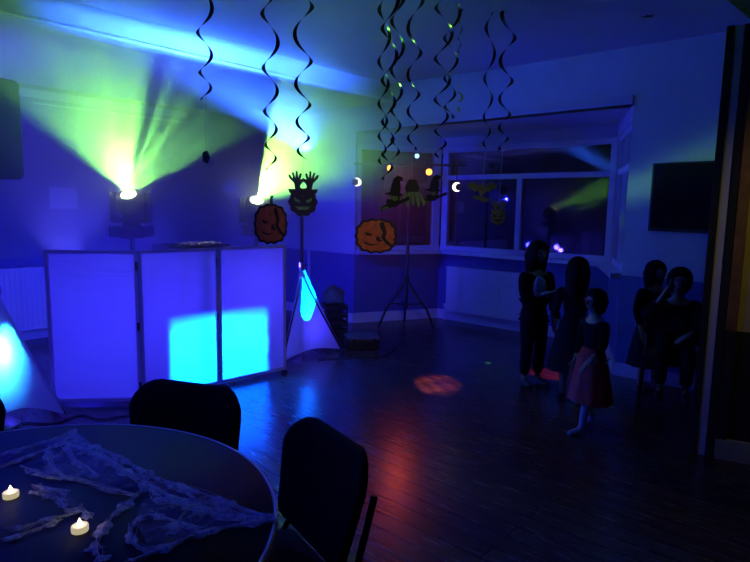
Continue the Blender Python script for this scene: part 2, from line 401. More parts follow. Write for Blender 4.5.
bm = bmesh.new(); slab(bm, Q0 + dirB*.09, b, 0, .125, .035, -1); bmesh.ops.recalc_face_normals(bm, faces=bm.faces); struct('trim_7', bm, M['beige'])

# ------------------------------------------------------------------ radiators
def radiator(label, c, rz, L_, h, z0):
    t = thing('radiator', label, 'radiator', c, rz)
    bm = bmesh.new(); n = int(L_/.025)
    prof = []
    for k in range(n+1):
        x = -L_/2 + L_*k/n; y = 0 if k % 2 == 0 else -.005
        prof.append((x, y-.03))
    pts = prof + [(L_/2, .03), (-L_/2, .03)]
    prism(bm, [Vector((p[0], p[1], 0)) for p in pts], z0+.02, z0+h-.02); bmesh.ops.recalc_face_normals(bm, faces=bm.faces)
    finish('panel', bm, M['radiator'], t)
    finish('top_grille', bx((0, 0, z0+h-.012), (L_+.01, .085, .024), bev=.004), M['radiator'], t)
    finish('bottom_edge', bx((0, -.005, z0+.012), (L_+.004, .07, .024), bev=.004), M['radiator'], t)
    for s in (-1, 1):
        bm = bmesh.new(); tube(bm, [(s*(L_/2+.03), 0, 0), (s*(L_/2+.03), 0, z0+.05), (s*(L_/2-.02), 0, z0+.05)], .009)
        lathe(bm, [(0, 0), (.02, 0), (.02, .05), (0, .05)], 10, (s*(L_/2+.03), 0, z0+.04)); finish('valve', bm, M['white'], t)
    for s in (-1, 1): finish('bracket', bx((s*L_*.35, .05, z0+h*.6), (.03, .05, h*.5)), M['white'], t)
    return t
rc = Vector((-3.62, 6.42, 0)) + AX_B*.08 - AX_A*.75
radiator('long white panel radiator on the wall left of the folding screen', rc, math.atan2(AX_A.y, AX_A.x)+PI*0, 2.0, .68, .12)
for o in list(bpy.data.objects):
    pass
rb = (Vector((1.03, 7.80, 0)) + AX_B*.565) - AX_A*.075
radiator('white panel radiator under the wide bay window', rb, ANG_B, 1.14, .60, .14)

# ------------------------------------------------------------------ notice, switch, wall screen
def wall_pt(t, z, o_=.0): p = C0 - AX_A*t + AX_B*o_; return (p.x, p.y, z)
rzA = math.atan2(AX_A.y, AX_A.x)
bm = bmesh.new(); p = wall_pt(2.83, 1.545, .006); box(bm, p, (.29, .006, .235), rzA); tag(finish('paper_notice', bm, M['paper']), 'plain square sheet fixed on the dark wall above the radiator', 'notice')
tvc = FP(4.28) - AX_A*.045
t = thing('wall_television', 'flat black television mounted on the wall right of the bay window', 'television', (tvc.x, tvc.y, 1.63), ANG_B)
finish('housing', bx((0, 0, 0), (1.02, .05, .575), bev=.008), M['black'], t)
finish('screen', bx((0, -.027, .008), (.98, .004, .535)), M['screen'], t)
finish('wall_bracket', bx((0, .033, 0), (.3, .03, .2)), M['steel'], t)
# service pipe by the corner
bm = bmesh.new(); p = FP(-.64) - AX_A*.03
tube(bm, [(p.x, p.y, .02), (p.x, p.y, .9)], .022, 10)
for z in (.25, .75): lathe(bm, [(0, -.01), (.03, -.01), (.03, .01), (0, .01)], 12, (p.x, p.y, z))
tag(finish('service_pipe', bm, M['white']), 'upright white pipe on the blue dado behind the right speaker stand', 'pipe')

# ------------------------------------------------------------------ DJ facade: three hinged panels
P = [Vector((-2.37, 4.14, 0)), Vector((-1.735, 4.215, 0)), Vector((-1.272, 4.66, 0)), Vector((-.80, 5.12, 0))]
booth = thing('booth_facade', 'white three-panel folding facade screen glowing blue in front of the disco desk', 'screen', (0, 0, 0))
HB = 1.16
for i in range(3):
    a, b = P[i], P[i+1]; d = (b-a).normalized(); n = Vector((-d.y, d.x, 0)); L_ = (b-a).length; rz = math.atan2(d.y, d.x); c = (a+b)/2
    bm = bmesh.new(); q0 = a + d*.012; q1 = b - d*.012
    for z in (.045, HB-.012): box(bm, (c.x, c.y, z), (L_-.03, .026, .024), rz)
    for q in (q0, q1): box(bm, (q.x, q.y, (HB+.03)/2), (.024, .026, HB-.03), rz)
    pf = finish('panel_frame', bm, M['alu'], booth)
    bm = bmesh.new(); nx, nz = 24, 30; grid = []
    for k in range(nx+1):
        for j in range(nz+1):
            x = (k/nx-.5)*(L_-.05); z = .057 + (HB-.08)*j/nz
            e = min(k, nx-k)/nx; wv = .006*math.sin(j*.9 + 2*math.sin(k*.35+i))*min(1, e*6) + .004*math.sin(j*2.3+k*.5)*min(1, e*6)
            if i == 0: wv *= .2
            pt = c + d*x - n*(-.004+wv*.6); grid.append(bm.verts.new((pt.x, pt.y, z)))
    for k in range(nx):
        for j in range(nz):
            bm.faces.new((grid[k*(nz+1)+j], grid[(k+1)*(nz+1)+j], grid[(k+1)*(nz+1)+j+1], grid[k*(nz+1)+j+1]))
    finish('cloth_panel', bm, M['scrim'], booth, smooth=1.5)
    for q in (q0, q1): finish('foot', bx((q.x, q.y, .015), (.03, .05, .03), rz), M['black'], booth)
for i in (1, 2):
    for z in (.15, .6, 1.05):
        bm = bmesh.new(); tube(bm, [(P[i].x-.004, P[i].y-.02, z-.03), (P[i].x-.004, P[i].y-.02, z+.03)], .009, 8); finish('hinge', bm, M['chrome'], booth)
# lamps behind it
ctr = at_y(219, 350, 4.66); dn = (P[3]-P[1]).normalized(); nn = Vector((-dn.y, dn.x, 0))
lp = ctr + nn*.55 + Vector((0, 0, 0)); lp.z = .36
L = lamp('facade_par_light', 'SPOT', lp, (0, .08, 1.0), 1100, -nn, .02, 150, .2)
g, u, v, st = gobo(L)
g.put(st, g.m('MULTIPLY', g.band(u, -.86, .74, .03), g.m('MULTIPLY', g.band(v, -.55, 2.0, .03), g.m('DIVIDE', g.m('SUBTRACT', .52, v), .30, clamp=True))))
lamp('booth_blue_light', 'POINT', (-1.95, 4.95, .75), BLUE2, 22, size=.04)
lamp('booth_blue_light', 'POINT', (-1.25, 5.35, .85), BLUE2, 14, size=.04)
par = thing('floor_par_light', 'small LED par can on the floor behind the facade panels', 'stage light', (lp.x, lp.y, 0), math.atan2(-nn.y, -nn.x))
bm = bmesh.new(); tube(bm, [(-.22, 0, .36), (-.02, 0, .36)], [.07, .1], 20); finish('body', bm, M['black'], par)
bm = bmesh.new(); tube(bm, [(-.16, -.13, 0), (-.12, -.13, .36), (-.12, -.1, .38)], .01); tube(bm, [(-.16, .13, 0), (-.12, .13, .36), (-.12, .1, .38)], .01); box(bm, (-.16, 0, .012), (.14, .28, .02))
finish('yoke', bm, M['steel'], par)

# desk behind facade
dc = (P[1]+P[3])/2 + nn*.42 + dn*.06; rzd = math.atan2(dn.y, dn.x)
desk = thing('disco_desk', 'black folding desk behind the facade holding the mixer', 'desk', (dc.x, dc.y, 0), rzd)
finish('desk_top', bx((0, .12, 1.075), (.62, .40, .03), bev=.004), M['black'], desk)
for sx in (-1, 1):
    for sy in (-.05, .30):
        bm = bmesh.new(); tube(bm, [(sx*.28, sy, 0), (sx*.27, sy, 1.06)], .013); finish('leg', bm, M['steel'], desk)
mx_ = at_z(216, 243, 1.10); mixer = thing('mixer_console', 'low dark mixing console lying on the disco desk', 'mixer', (dc.x+nn.x*.12+dn.x*-.02, dc.y+nn.y*.12+dn.y*-.02, 1.09), rzd)
finish('case', bx((0, 0, .035), (.58, .32, .06), bev=.01), M['black'], mixer)
for k in range(8):
    for j in range(3): finish('knob', lathe(bmesh.new(), [(0, .065), (.011, .065), (.009, .082), (0, .082)], 8, (-.24+k*.068, -.08+j*.08, 0)), M['chrome'], mixer)
for sx in (-1, 1):
    bm = bmesh.new(); lathe(bm, [(0, .065), (.07, .065), (.07, .078), (.02, .082), (0, .082)], 24, (sx*.19, 0, 0)); finish('jog_wheel', bm, M['steel'], mixer)

# ------------------------------------------------------------------ moving heads
def moving_head(label, p, rz, stand_z):
    t = thing('moving_head_light', label, 'stage light', (p.x, p.y, stand_z), rz)
    h = p.z - stand_z
    finish('base', bx((0, 0, .045), (.29, .24, .09), bev=.012), M['black'], t)
    bm = bmesh.new(); box(bm, (0, -.121, .05), (.12, .004, .04)); finish('display', bm, M['screen'], t)
    bm = bmesh.new(); lathe(bm, [(0, .09), (.07, .09), (.07, .115), (0, .115)], 20)
    box(bm, (0, 0, .135), (.31, .11, .04), bev=.01)
    for s in (-1, 1):
        box(bm, (s*.14, 0, .135+(h-.10)/2+.01), (.035, .12, h-.06), bev=.012)
    finish('yoke', bm, M['black'], t)
    bm = bmesh.new()                                   # head: barrel tipped up and forward
    ax = Vector((0, -.55, .84)).normalized(); c = Vector((0, 0, h-.03))
    tube(bm, [c-ax*.13, c-ax*.10, c-ax*.02, c+ax*.06, c+ax*.085], [.07, .10, .115, .105, .10], 24)
    hd = finish('head', bm, M['black'], t, smooth=.6)
    bm = bmesh.new(); tube(bm, [c+ax*.086, c+ax*.09], [.06, .06], 24); finish('lens', bm, M['lens'], hd)
    bm = bmesh.new()
    for k in range(5): tube(bm, [c-ax*(.12-.018*k), c-ax*(.114-.018*k)], [.09+.006*k]*2, 24)
    finish('cooling_fins', bm, M['steel'], hd)
    return c, ax
h1 = at_y(131, 200, 4.85); h2 = at_y(256, 205, 5.55)
def lighting_pole(name, label, p, top):
    t = thing(name, label, 'light stand', (p.x, p.y, 0))
    bm = bmesh.new(); tube(bm, [(0, 0, .1), (0, 0, top-.012)], .02, 12); finish('pole', bm, M['steel'], t)
    bm = bmesh.new(); lathe(bm, [(0, top-.012), (.1, top-.012), (.1, top), (0, top)], 20); finish('mounting_plate', bm, M['steel'], t)
    bm = bmesh.new(); lathe(bm, [(0, 0), (.15, 0), (.15, .012), (.04, .03), (.025, .10), (0, .10)], 28); finish('base_plate', bm, M['steel'], t)
lighting_pole('lighting_stand', 'black pole stand holding the moving light nearer the folding screen middle', h1, 1.225)
lighting_pole('lighting_stand', 'black pole stand holding the moving light behind the hanging pumpkin', h2, 1.225)
moving_head('black moving head light throwing a broad green beam above the first facade post', h1, .0, 1.225)
moving_head('black moving head light shining green behind the dull hanging pumpkin', h2, .35, 1.225)

# green beams: each head throws a flat fan of rays through its gobo wheel
def fan(name, p, tilt, color, energy, rays, back, axis_img, vhalf, wide):
    """rays: (image bearing in degrees clockwise from up, strength); the fan lies in the plane through p spanned by the camera-right direction and the tilted beam"""
    T = Vector(tilt).normalized(); X = Vector(axis_img).normalized(); N = X.cross(T).normalized()
    X = T.cross(N).normalized()*1.0
    if X.x < 0: X = -X
    L = lamp(name, 'SPOT', p, color, energy, T, .012, 178, .02, xaxis=X)
    g, u, v, st = gobo(L)
    ang = g.m('ARCTANGENT', u)          # bearing inside the fan
    ramp = g.new('ShaderNodeValToRGB'); g.put(ramp.inputs[0], g.m('DIVIDE', g.m('ADD', ang, PI/2), PI, clamp=True))
    cr = ramp.color_ramp; cr.interpolation = 'LINEAR'
    pts = []
    v3 = (p - CAM); dz = v3.dot(fw); ip = Vector((v3.dot(RT)/dz, v3.dot(UP)/dz))
    for deg, s in rays:
        a = math.radians(deg); q = ip + Vector((math.sin(a), math.cos(a)))*.1
        d2 = RT*q.x + UP*q.y + fw; pn = v3.cross(d2).normalized()
        r = N.cross(pn).normalized()
        # pick the sense that moves toward q on the picture
        e = p + r*.2 - CAM; ee = Vector((e.dot(RT)/e.dot(fw), e.dot(UP)/e.dot(fw)))
        if (ee-ip).dot(q-ip) < 0: r = -r
        th = math.atan2(r.dot(X), max(.02, r.dot(T)))
        pts.append(((th+PI/2)/PI, s))
    pts.sort(); mxs = max(s for _, s in pts)
    while len(cr.elements) > 1: cr.elements.remove(cr.elements[0])
    cr.elements[0].position = pts[0][0]; cr.elements[0].color = (pts[0][1]/mxs,)*3 + (1,)
    for pos, s in pts[1:]:
        el = cr.elements.new(pos); el.color = (s/mxs,)*3 + (1,)
    vb = g.m('DIVIDE', v, vhalf); fall = g.m('EXPONENT', g.m('MULTIPLY', g.m('MULTIPLY', vb, vb), -1.0))
    sc = g.m('MULTIPLY', g.m('MULTIPLY', ramp.outputs[0], fall), 1.0)
    g.put(st, sc)
    return L
GREEN = (.27, 1.0, .09)
ax0 = Vector((0, -.55, .84)).normalized()
l1 = h1 + Vector((0, 0, -.03)) + ax0*.10; l2 = h2 + Vector((0, 0, -.03)) + Matrix.Rotation(.35, 3, 'Z') @ ax0*.10
fan('moving_head_beam', l1, (0, -.72, .70), GREEN, 4000,
    [(-62, 0), (-54, 0), (-49, .45), (-42, 1.0), (-36, .6), (-27, 1.3), (-20, .9), (-12, 1.6), (-5, 1.0), (2, 1.5), (9, .9), (12, .2), (17, .12), (20, .75), (26, .15), (32, .6), (38, .18), (44, .42), (50, .2), (56, .4), (63, .25), (66, .0), (75, 0)],
    0, (1, 0, 0), .075, 1)
fan('moving_head_beam', l2, (.22, -1.0, .52), GREEN, 4000,
    [(4, 0), (9, 0), (12, 1.3), (18, .9), (24, 1.5), (30, .8), (36, 1.3), (42, .3), (48, 1.2), (55, .25), (61, .9), (66, .2), (71, .6), (76, .2), (86, .14), (96, .04), (101, 0), (110, 0)],
    0, (1, 0, .0), .11, 1)

# ------------------------------------------------------------------ speaker stands with white lycra covers
def clad_stand(label, apex, feet, feet_lbl_group=None, pole_top=1.6, lampdir=None, lampE=40, ell=(.2, .4), lampoff=(0, 0, 0)):
    ap = Vector(apex); t = thing('speaker_stand', label, 'speaker stand', (ap.x, ap.y, 0))
    loc = lambda q: Vector((q[0]-ap.x, q[1]-ap.y, q[2]))
    bm = bmesh.new(); tube(bm, [(0, 0, .15), (0, 0, pole_top)], .018, 12); finish('pole', bm, M['steel'], t)
    bm = bmesh.new(); lathe(bm, [(0, ap.z-.06), (.03, ap.z-.06), (.034, ap.z-.02), (.034, ap.z+.02), (0, ap.z+.03)], 14); tube(bm, [(.03, -.02, ap.z), (.065, -.04, ap.z)], .008)
    finish('clamp_collar', bm, M['chrome'], t)
    n = len(feet)
    for q in feet:
        f = loc((*q, 0)); bm = bmesh.new(); tube(bm, [(0, 0, ap.z-.12), (f.x*.97, f.y*.97, .015)], .011); finish('leg', bm, M['steel'], t)
    bm = bmesh.new(); R_ = 22; cols = []
    per = []
    for i in range(n):
        a, b = feet[i], feet[(i+1) % n]
        for k in range(12):
            s = k/12; x = a[0]*(1-s)+b[0]*s; y = a[1]*(1-s)+b[1]*s
            cx_, cy_ = sum(f[0] for f in feet)/n, sum(f[1] for f in feet)/n
            pull = .13*math.sin(PI*s)
            x += (cx_-x)*pull; y += (cy_-y)*pull
            per.append((x-ap.x, y-ap.y, .012+.06*math.sin(PI*s)))
    for j in range(R_+1):
        s = j/R_; row = []
        for q in per:
            k = (1-s)**1.12
            row.append(bm.verts.new((q[0]*k + 0.02*(q[0]/max(.01, math.hypot(q[0], q[1])))*s, q[1]*k + .02*(q[1]/max(.01, math.hypot(q[0], q[1])))*s, q[2]*(1-s)+ap.z*s)))
        cols.append(row)
    m_ = len(per)
    for j in range(R_):
        for k in range(m_): bm.faces.new((cols[j][k], cols[j][(k+1) % m_], cols[j+1][(k+1) % m_], cols[j+1][k]))
    finish('lycra_cover', bm, M['scrim2'], t, smooth=1.0)
    return t
a1 = at_y(-4, 292, 4.2)
clad_stand('speaker stand in a white stretch cover with white-hot blue glow, left of the screen', (a1.x, a1.y, .86), [(-3.25, 4.25), (-2.62, 3.80), (-2.14, 3.93), (-2.85, 4.62)], pole_top=1.66)
a2 = Vector((-.73, 5.72, .93))
clad_stand('slim speaker stand in a white stretch cover with cyan glow, right of the screen', a2, [(-.885, 5.44), (-.33, 5.98), (-.78, 6.25)], pole_top=1.56)
# lamps inside the covers
p = Vector((a1.x-.0, a1.y+.0, .40)); tgt = at_y(-1, 352, 4.0)
L = lamp('stand_glow_light', 'SPOT', p, (.02, .32, 1.0), 1100, tgt-p, .02, 140, .1)
g, u, v, st = gobo(L)
e = g.m('ADD', g.m('MULTIPLY', g.m('DIVIDE', u, .6), g.m('DIVIDE', u, .6)), g.m('MULTIPLY', g.m('DIVIDE', v, 1.25), g.m('DIVIDE', v, 1.25)))
g.put(st, g.m('ADD', g.m('DIVIDE', g.m('SUBTRACT', 1.0, e), .35, clamp=True), g.m('MULTIPLY', g.m('EXPONENT', g.m('MULTIPLY', e, -5.0)), 9.0)))
p = Vector((a2.x+.06, a2.y+.16, .42)); tgt = at_y(308, 300, 5.72)
L = lamp('stand_glow_light', 'SPOT', p, (.0, .11, 1.0), 900, tgt-p, .01, 140, .1)
g, u, v, st = gobo(L)
e = g.m('ADD', g.m('MULTIPLY', g.m('DIVIDE', u, .42), g.m('DIVIDE', u, .42)), g.m('MULTIPLY', g.m('DIVIDE', v, 1.75), g.m('DIVIDE', v, 1.75)))
g.put(st, g.m('DIVIDE', g.m('SUBTRACT', 1.0, e), .25, clamp=True))
lamp('stand_blue_light', 'POINT', (a1.x, a1.y+.02, .25), BLUE2, 3.0, size=.05)
lamp('stand_blue_light', 'POINT', (a2.x, a2.y+.18, .3), BLUE2, 3.0, size=.05)

# big speaker on the left stand
sp = thing('loudspeaker', 'large black loudspeaker up on the stand, cut by the frame edge', 'speaker', (a1.x-.06, a1.y, 1.66), -.35)
bm = bmesh.new(); prism(bm, [(-.2, .2), (-.16, -.19), (.16, -.19), (.2, .2)][::-1] and [(-.16, -.19), (.16, -.19), (.2, .2), (-.2, .2)], 0, .70)
bmesh.ops.bevel(bm, geom=list(bm.edges), offset=.018, segments=2, affect='EDGES'); finish('cabinet', bm, M['black'], sp)
finish('grille', bx((0, -.195, .35), (.29, .012, .62), bev=.004), M['grille'], sp)
bm = bmesh.new(); tube(bm, [(.19, -.02, .28), (.215, -.02, .3), (.215, -.02, .42), (.19, -.02, .44)], .01); finish('handle', bm, M['steel'], sp)

# ------------------------------------------------------------------ T-bar light stand in the bay
ts = Vector((.40, 7.20, 0))
stand = thing('tripod_light_stand', 'thin black tripod with a crossbar of small lamps in front of the bay window', 'light stand', ts)
bm = bmesh.new(); tube(bm, [(0, 0, .25), (0, 0, 1.3)], .019); tube(bm, [(0, 0, 1.3), (0, 0, 2.02)], .014); finish('pole', bm, M['steel'], stand)
bm = bmesh.new(); tube(bm, [(-.68, .0, 2.03), (.68, -.0, 2.03)], .014); finish('crossbar', bm, M['steel'], stand)
for k in range(3):
    a = [PI*1.08, -.28, PI*.5][k]; bm = bmesh.new()
    tube(bm, [(0, 0, .62), (math.cos(a)*.14, math.sin(a)*.14, .40), (math.cos(a)*.26, math.sin(a)*.26, .25), (math.cos(a)*.36, math.sin(a)*.36, .015)], .014)
    tube(bm, [(0, 0, .3), (math.cos(a)*.2, math.sin(a)*.2, .32)], .008)
    finish('leg', bm, M['steel'], stand)
finish('leg_collar', lathe(bmesh.new(), [(0, .58), (.032, .58), (.032, .66), (0, .66)], 12), M['steel'], stand)
bm = bmesh.new(); lathe(bm, [(0, 1.26), (.027, 1.26), (.027, 1.33), (0, 1.33)], 12); tube(bm, [(.02, -.02, 1.29), (.05, -.05, 1.29)], .007)
finish('clamp_collar', bm, M['steel'], stand)
def par_can(name, label, px_, py_, mkey, r, cat='stage light', z=None, moon=False):
    p = at_y(px_, py_, ts.y-.06)
    x = p.x-ts.x; t = thing(name, label, cat, (p.x, p.y, p.z))
    bm = bmesh.new(); dz = 2.03 - p.z; e_ = dz-.0155 if dz > 0 else dz+.0155
    tube(bm, [(0, .03, 0), (0, .06, e_*.3), (0, .06, e_)], .006); finish('clamp', bm, M['steel'], t)
    bm = bmesh.new(); tube(bm, [(0, .09, 0), (0, .05, 0), (0, .0, 0)], [r*.6, r*1.05, r*1.15], 16); finish('can', bm, M['black'], t)
    if moon:
        bm = bmesh.new(); prev = None
        for k in range(17):
            a = -PI*.72+PI*1.44*k/16; th = math.sin(PI*k/16)
            po = (moon*r*math.cos(a), r*math.sin(a)); ri = r*(1-.62*th-.02); pi_ = (moon*ri*math.cos(a), ri*math.sin(a))
            row = [bm.verts.new((po[0], -.006, po[1])), bm.verts.new((pi_[0], -.006, pi_[1])), bm.verts.new((pi_[0], -.001, pi_[1])), bm.verts.new((po[0], -.001, po[1]))]
            if prev:
                for q in range(4): bm.faces.new((prev[q], prev[(q+1) % 4], row[(q+1) % 4], row[q]))
            prev = row
        bmesh.ops.recalc_face_normals(bm, faces=bm.faces)
    else:
        bm = bmesh.new(); tube(bm, [(0, -.005, 0), (0, -.001, 0)], r*.9, 16)
    finish('lens', bm, M[mkey], t)
    return p
par_can('par_can', 'small lamp shining white crescent at the window end of the crossbar over pumpkin', 357, 182, 'lensw', .052, moon=1)
par_can('par_can', 'small lamp shining white crescent at the crossbar end beside the wide pane', 457, 187, 'lensw', .055, moon=-1)
par_can('par_can', 'small orange lamp on the crossbar above the nearer witch cut-out', 390, 168, 'lenso', .038)
par_can('par_can', 'small orange lamp on the crossbar between white bulb and crescent lamp', 429, 172, 'lenso', .042)
par_can('par_can', 'tiny pale blue-white lamp, topmost on the crossbar', 417, 156, 'ledb', .03)
# coloured rays from the crossbar lamps to the floor
def floor_spot(nm, tgt, col, e, rad, lattice):
    src = Vector((ts.x+.2, ts.y-.15, 1.93)); d = tgt-src; k = rad/d.length
    L = lamp(nm, 'SPOT', src, col, e, d, .004, 40, .1)
    g, u, v, st = gobo(L)
    rr = g.m('SQRT', g.m('ADD', g.m('MULTIPLY', u, u), g.m('MULTIPLY', v, v)))
    disc = g.m('DIVIDE', g.m('SUBTRACT', k, rr), k*.35, clamp=True)
    if lattice:
        a = g.m('ABSOLUTE', g.m('SINE', g.m('MULTIPLY', g.m('ADD', u, g.m('MULTIPLY', v, .5)), PI/(k*.55))))
        b = g.m('ABSOLUTE', g.m('SINE', g.m('MULTIPLY', g.m('SUBTRACT', v, g.m('MULTIPLY', u, .3)), PI/(k*.8))))
        disc = g.m('MULTIPLY', disc, g.m('MULTIPLY', g.m('ADD', g.m('MULTIPLY', a, .8), .25), g.m('ADD', g.m('MULTIPLY', b, .7), .3)))
    g.put(st, disc)
floor_spot('red_ray_light', Vector((.56, 4.88, 0)), (1, .16, .08), 330, .22, True)
floor_spot('red_ray_light', Vector((1.60, 5.24, 0)), (1, .10, .03), 560, .17, True)
floor_spot('green_ray_light', Vector((1.129, 5.577, 0)), (.1, 1, .4), 900, .03, False)
L = lamp('red_flood_light', 'SPOT', (ts.x-.1, ts.y-.2, 1.95), (1, .10, .06), 15, Vector((.9, 1.2, 0))-Vector((ts.x-.1, ts.y-.2, 1.95)), .03, 56, 1.0)

# ------------------------------------------------------------------ clutter by the right stand
bc = at_z(362, 347, 0)
t = thing('equipment_case', 'low dark case with cable on top, right of the slim stand', 'case', (bc.x, bc.y, 0), .2)
finish('body', bx((0, 0, .05), (.34, .24, .10), bev=.012), M['black'], t)
finish('lid', bx((0, 0, .115), (.35, .25, .03), bev=.008), M['bag'], t)
for s in (-1, 1): finish('latch', bx((s*.11, -.126, .10), (.035, .01, .035)), M['steel'], t)
bc = at_z(334, 333, 0)
t = thing('stool_with_bag', 'stacked grey sack on a dark crate beside the white pipe', 'crate', (bc.x, bc.y, 0), .3)
bm = bmesh.new()
for z in (.03, .13, .23, .33): box(bm, (0, -.13, z), (.26, .012, .05)); box(bm, (0, .13, z), (.26, .012, .05)); box(bm, (-.13, 0, z), (.012, .26, .05)); box(bm, (.13, 0, z), (.012, .26, .05))
for a in (-1, 1):
    for b in (-1, 1): box(bm, (a*.125, b*.125, .18), (.02, .02, .36))
box(bm, (0, 0, .01), (.26, .26, .02))
t.name = 'slatted_crate'; t['label'] = 'dark slatted crate beside the white pipe behind the slim stand'
finish('frame', bm, M['black'], t)
bm = bmesh.new(); bmesh.ops.create_icosphere(bm, subdivisions=3, radius=1)
for v_ in bm.verts:
    c_ = v_.co; k = 1+.12*math.sin(c_.x*5+c_.z*3)+.08*math.sin(c_.y*9+c_.z*4)
    v_.co = Vector((c_.x*.13*k, c_.y*.11*k, .355+.10+max(-.095, c_.z*.12*k)))
b_ = finish('cloth_sack', bm, M['bag'], None, smooth=2); b_.location = (bc.x, bc.y, 0)
tag(b_, 'crumpled grey cloth sack on top of the slatted crate', 'bag')
def cable(label, pts, r=.005):
    bm = bmesh.new(); P_ = [Vector((*p, r+.001)) for p in pts]; out = []
    for i in range(len(P_)-1):
        a0 = P_[max(i-1, 0)]; a, b = P_[i], P_[i+1]; b1 = P_[min(i+2, len(P_)-1)]
        for k in range(8):
            s = k/8; out.append(.5*((2*a)+(b-a0)*s+(2*a0-5*a+4*b-b1)*s*s+(3*a-a0-3*b+b1)*s**3))
    out.append(P_[-1]); tube(bm, out, r, 6); return tag(finish('power_cable', bm, M['black'], smooth=1), label, 'cable')
z = [at_z(*q, 0) for q in ((10, 432), (24, 424), (55, 424), (80, 416), (100, 420), (130, 416), (170, 414))]
cable('black cable snaking on the floor below the white-hot speaker stand', [(q.x, q.y) for q in z])
z = [at_z(*q, 0) for q in ((318, 360), (335, 359), (360, 358), (385, 356), (396, 347))]
cable('thin black cable on the floor between slim stand and low case', [(q.x, q.y) for q in z])

# ------------------------------------------------------------------ round table
TC = Vector((-.8935, 1.237, 0)); TR = .671
tb = thing('round_table', 'round dark table with pale rim, draped with cobweb', 'table', TC)
bm = bmesh.new(); lathe(bm, [(0, .722), (TR-.008, .722), (TR-.008, .75), (0, .75)], 96); finish('tabletop', bm, M['tabletop'], tb, smooth=.5)
bm = bmesh.new(); lathe(bm, [(TR-.0078, .72), (TR, .722), (TR+.001, .735), (TR, .75), (TR-.0078, .7515), (TR-.0078, .72)], 96); finish('edge_band', bm, M['edge'], tb, smooth=.9)
for s in (-1, 1):
    for k in (-1, 1):
        bm = bmesh.new(); tube(bm, [(s*.20, k*.18, .72), (s*.22, k*.2, .0)], .014); finish('leg', bm, M['steel'], tb)
    bm = bmesh.new(); tube(bm, [(s*.21, -.19, .35), (s*.21, .19, .35)], .009); finish('crossbar', bm, M['steel'], tb)

# cobweb cloth
def tz(px, py): q = at_z(px, py, .757); return q
bm = bmesh.new(); web_lines = [
    [(75, 430), (57, 438), (30, 446), (0, 455)], [(75, 430), (60, 444), (30, 456), (0, 468)],
    [(75, 430), (78, 442), (95, 448), (118, 458), (140, 470), (165, 482), (205, 495), (240, 508), (276, 521)],
    [(64, 443), (85, 450), (105, 460), (130, 475), (150, 487), (178, 500), (212, 510), (276, 521)],
    [(150, 487), (132, 500), (110, 520), (97, 540), (95, 552), (104, 562)],
    [(150, 487), (160, 500), (185, 505), (215, 515), (276, 521)],
    [(276, 521), (240, 525), (200, 534), (165, 548), (130, 562)], [(135, 522), (150, 515), (170, 520), (200, 530)],
    [(135, 522), (130, 535), (140, 548), (165, 550)], [(0, 530), (20, 528), (45, 520), (70, 514), (82, 505)],
    [(50, 445), (48, 460), (60, 474), (80, 480), (110, 490), (135, 496)], [(66, 445), (72, 460), (90, 470), (96, 478)],
    [(30, 492), (45, 496), (60, 500), (66, 510), (82, 510), (90, 520)], [(36, 486), (50, 490), (64, 492), (60, 505)],
    [(20, 466), (50, 478), (75, 478)], [(170, 482), (200, 505), (185, 520), (150, 532)], [(97, 448), (120, 468), (150, 480)],
    [(210, 496), (190, 508), (170, 535)], [(0, 541), (30, 532), (60, 520)],
]
def catmull(P_, n=6):
    out = []
    for i in range(len(P_)-1):
        a0 = P_[max(i-1, 0)]; a, b = P_[i], P_[i+1]; b1 = P_[min(i+2, len(P_)-1)]
        for k in range(n):
            s = k/n; out.append(.5*((2*a)+(b-a0)*s+(2*a0-5*a+4*b-b1)*s*s+(3*a-a0-3*b+b1)*s**3))
    return out+[P_[-1]]
bands = bmesh.new()
for li, ln in enumerate(web_lines):
    cp = catmull([tz(*q) for q in ln], 10); n = len(cp); base = .011 if li in (2, 3, 4, 5, 6) else .008
    prev = None
    for i, p_ in enumerate(cp):
        t_ = (cp[min(i+1, n-1)]-cp[max(i-1, 0)]); t_.z = 0; t_.normalize(); nrm = Vector((-t_.y, t_.x, 0))
        wd_ = base*(1+.7*math.sin(i*.55+li*1.7)+.4*math.sin(i*1.3+li))*(1 if i > 3 else .3+.2*i)
        wd_ = max(.003, wd_)
        row = [bands.verts.new(p_+nrm*wd_*k+Vector((0, 0, .004*(1-k*k)))) for k in (-1, -.5, 0, .5, 1)]
        if prev:
            for a, b, c, d in zip(prev, prev[1:], row[1:], row): bands.faces.new((a, b, c, d))
        prev = row
    for rep in range(4):
        pts = [tz(*q) + Vector((random.gauss(0, .006), random.gauss(0, .006), .001+abs(random.gauss(0, .002)))) for q in ln]
        c2_ = [p_ if (p_.xy-TC.xy).length < TR+.004 else Vector((*(TC.xy+(p_.xy-TC.xy).normalized()*(TR+.004)), p_.z)) for p_ in catmull(pts)]
        tube(bm, c2_, .0006, 4)
webthreads = finish('stretched_threads', bm, mat('web_thread', (.8, .8, .8), .9, spec=.1), None)
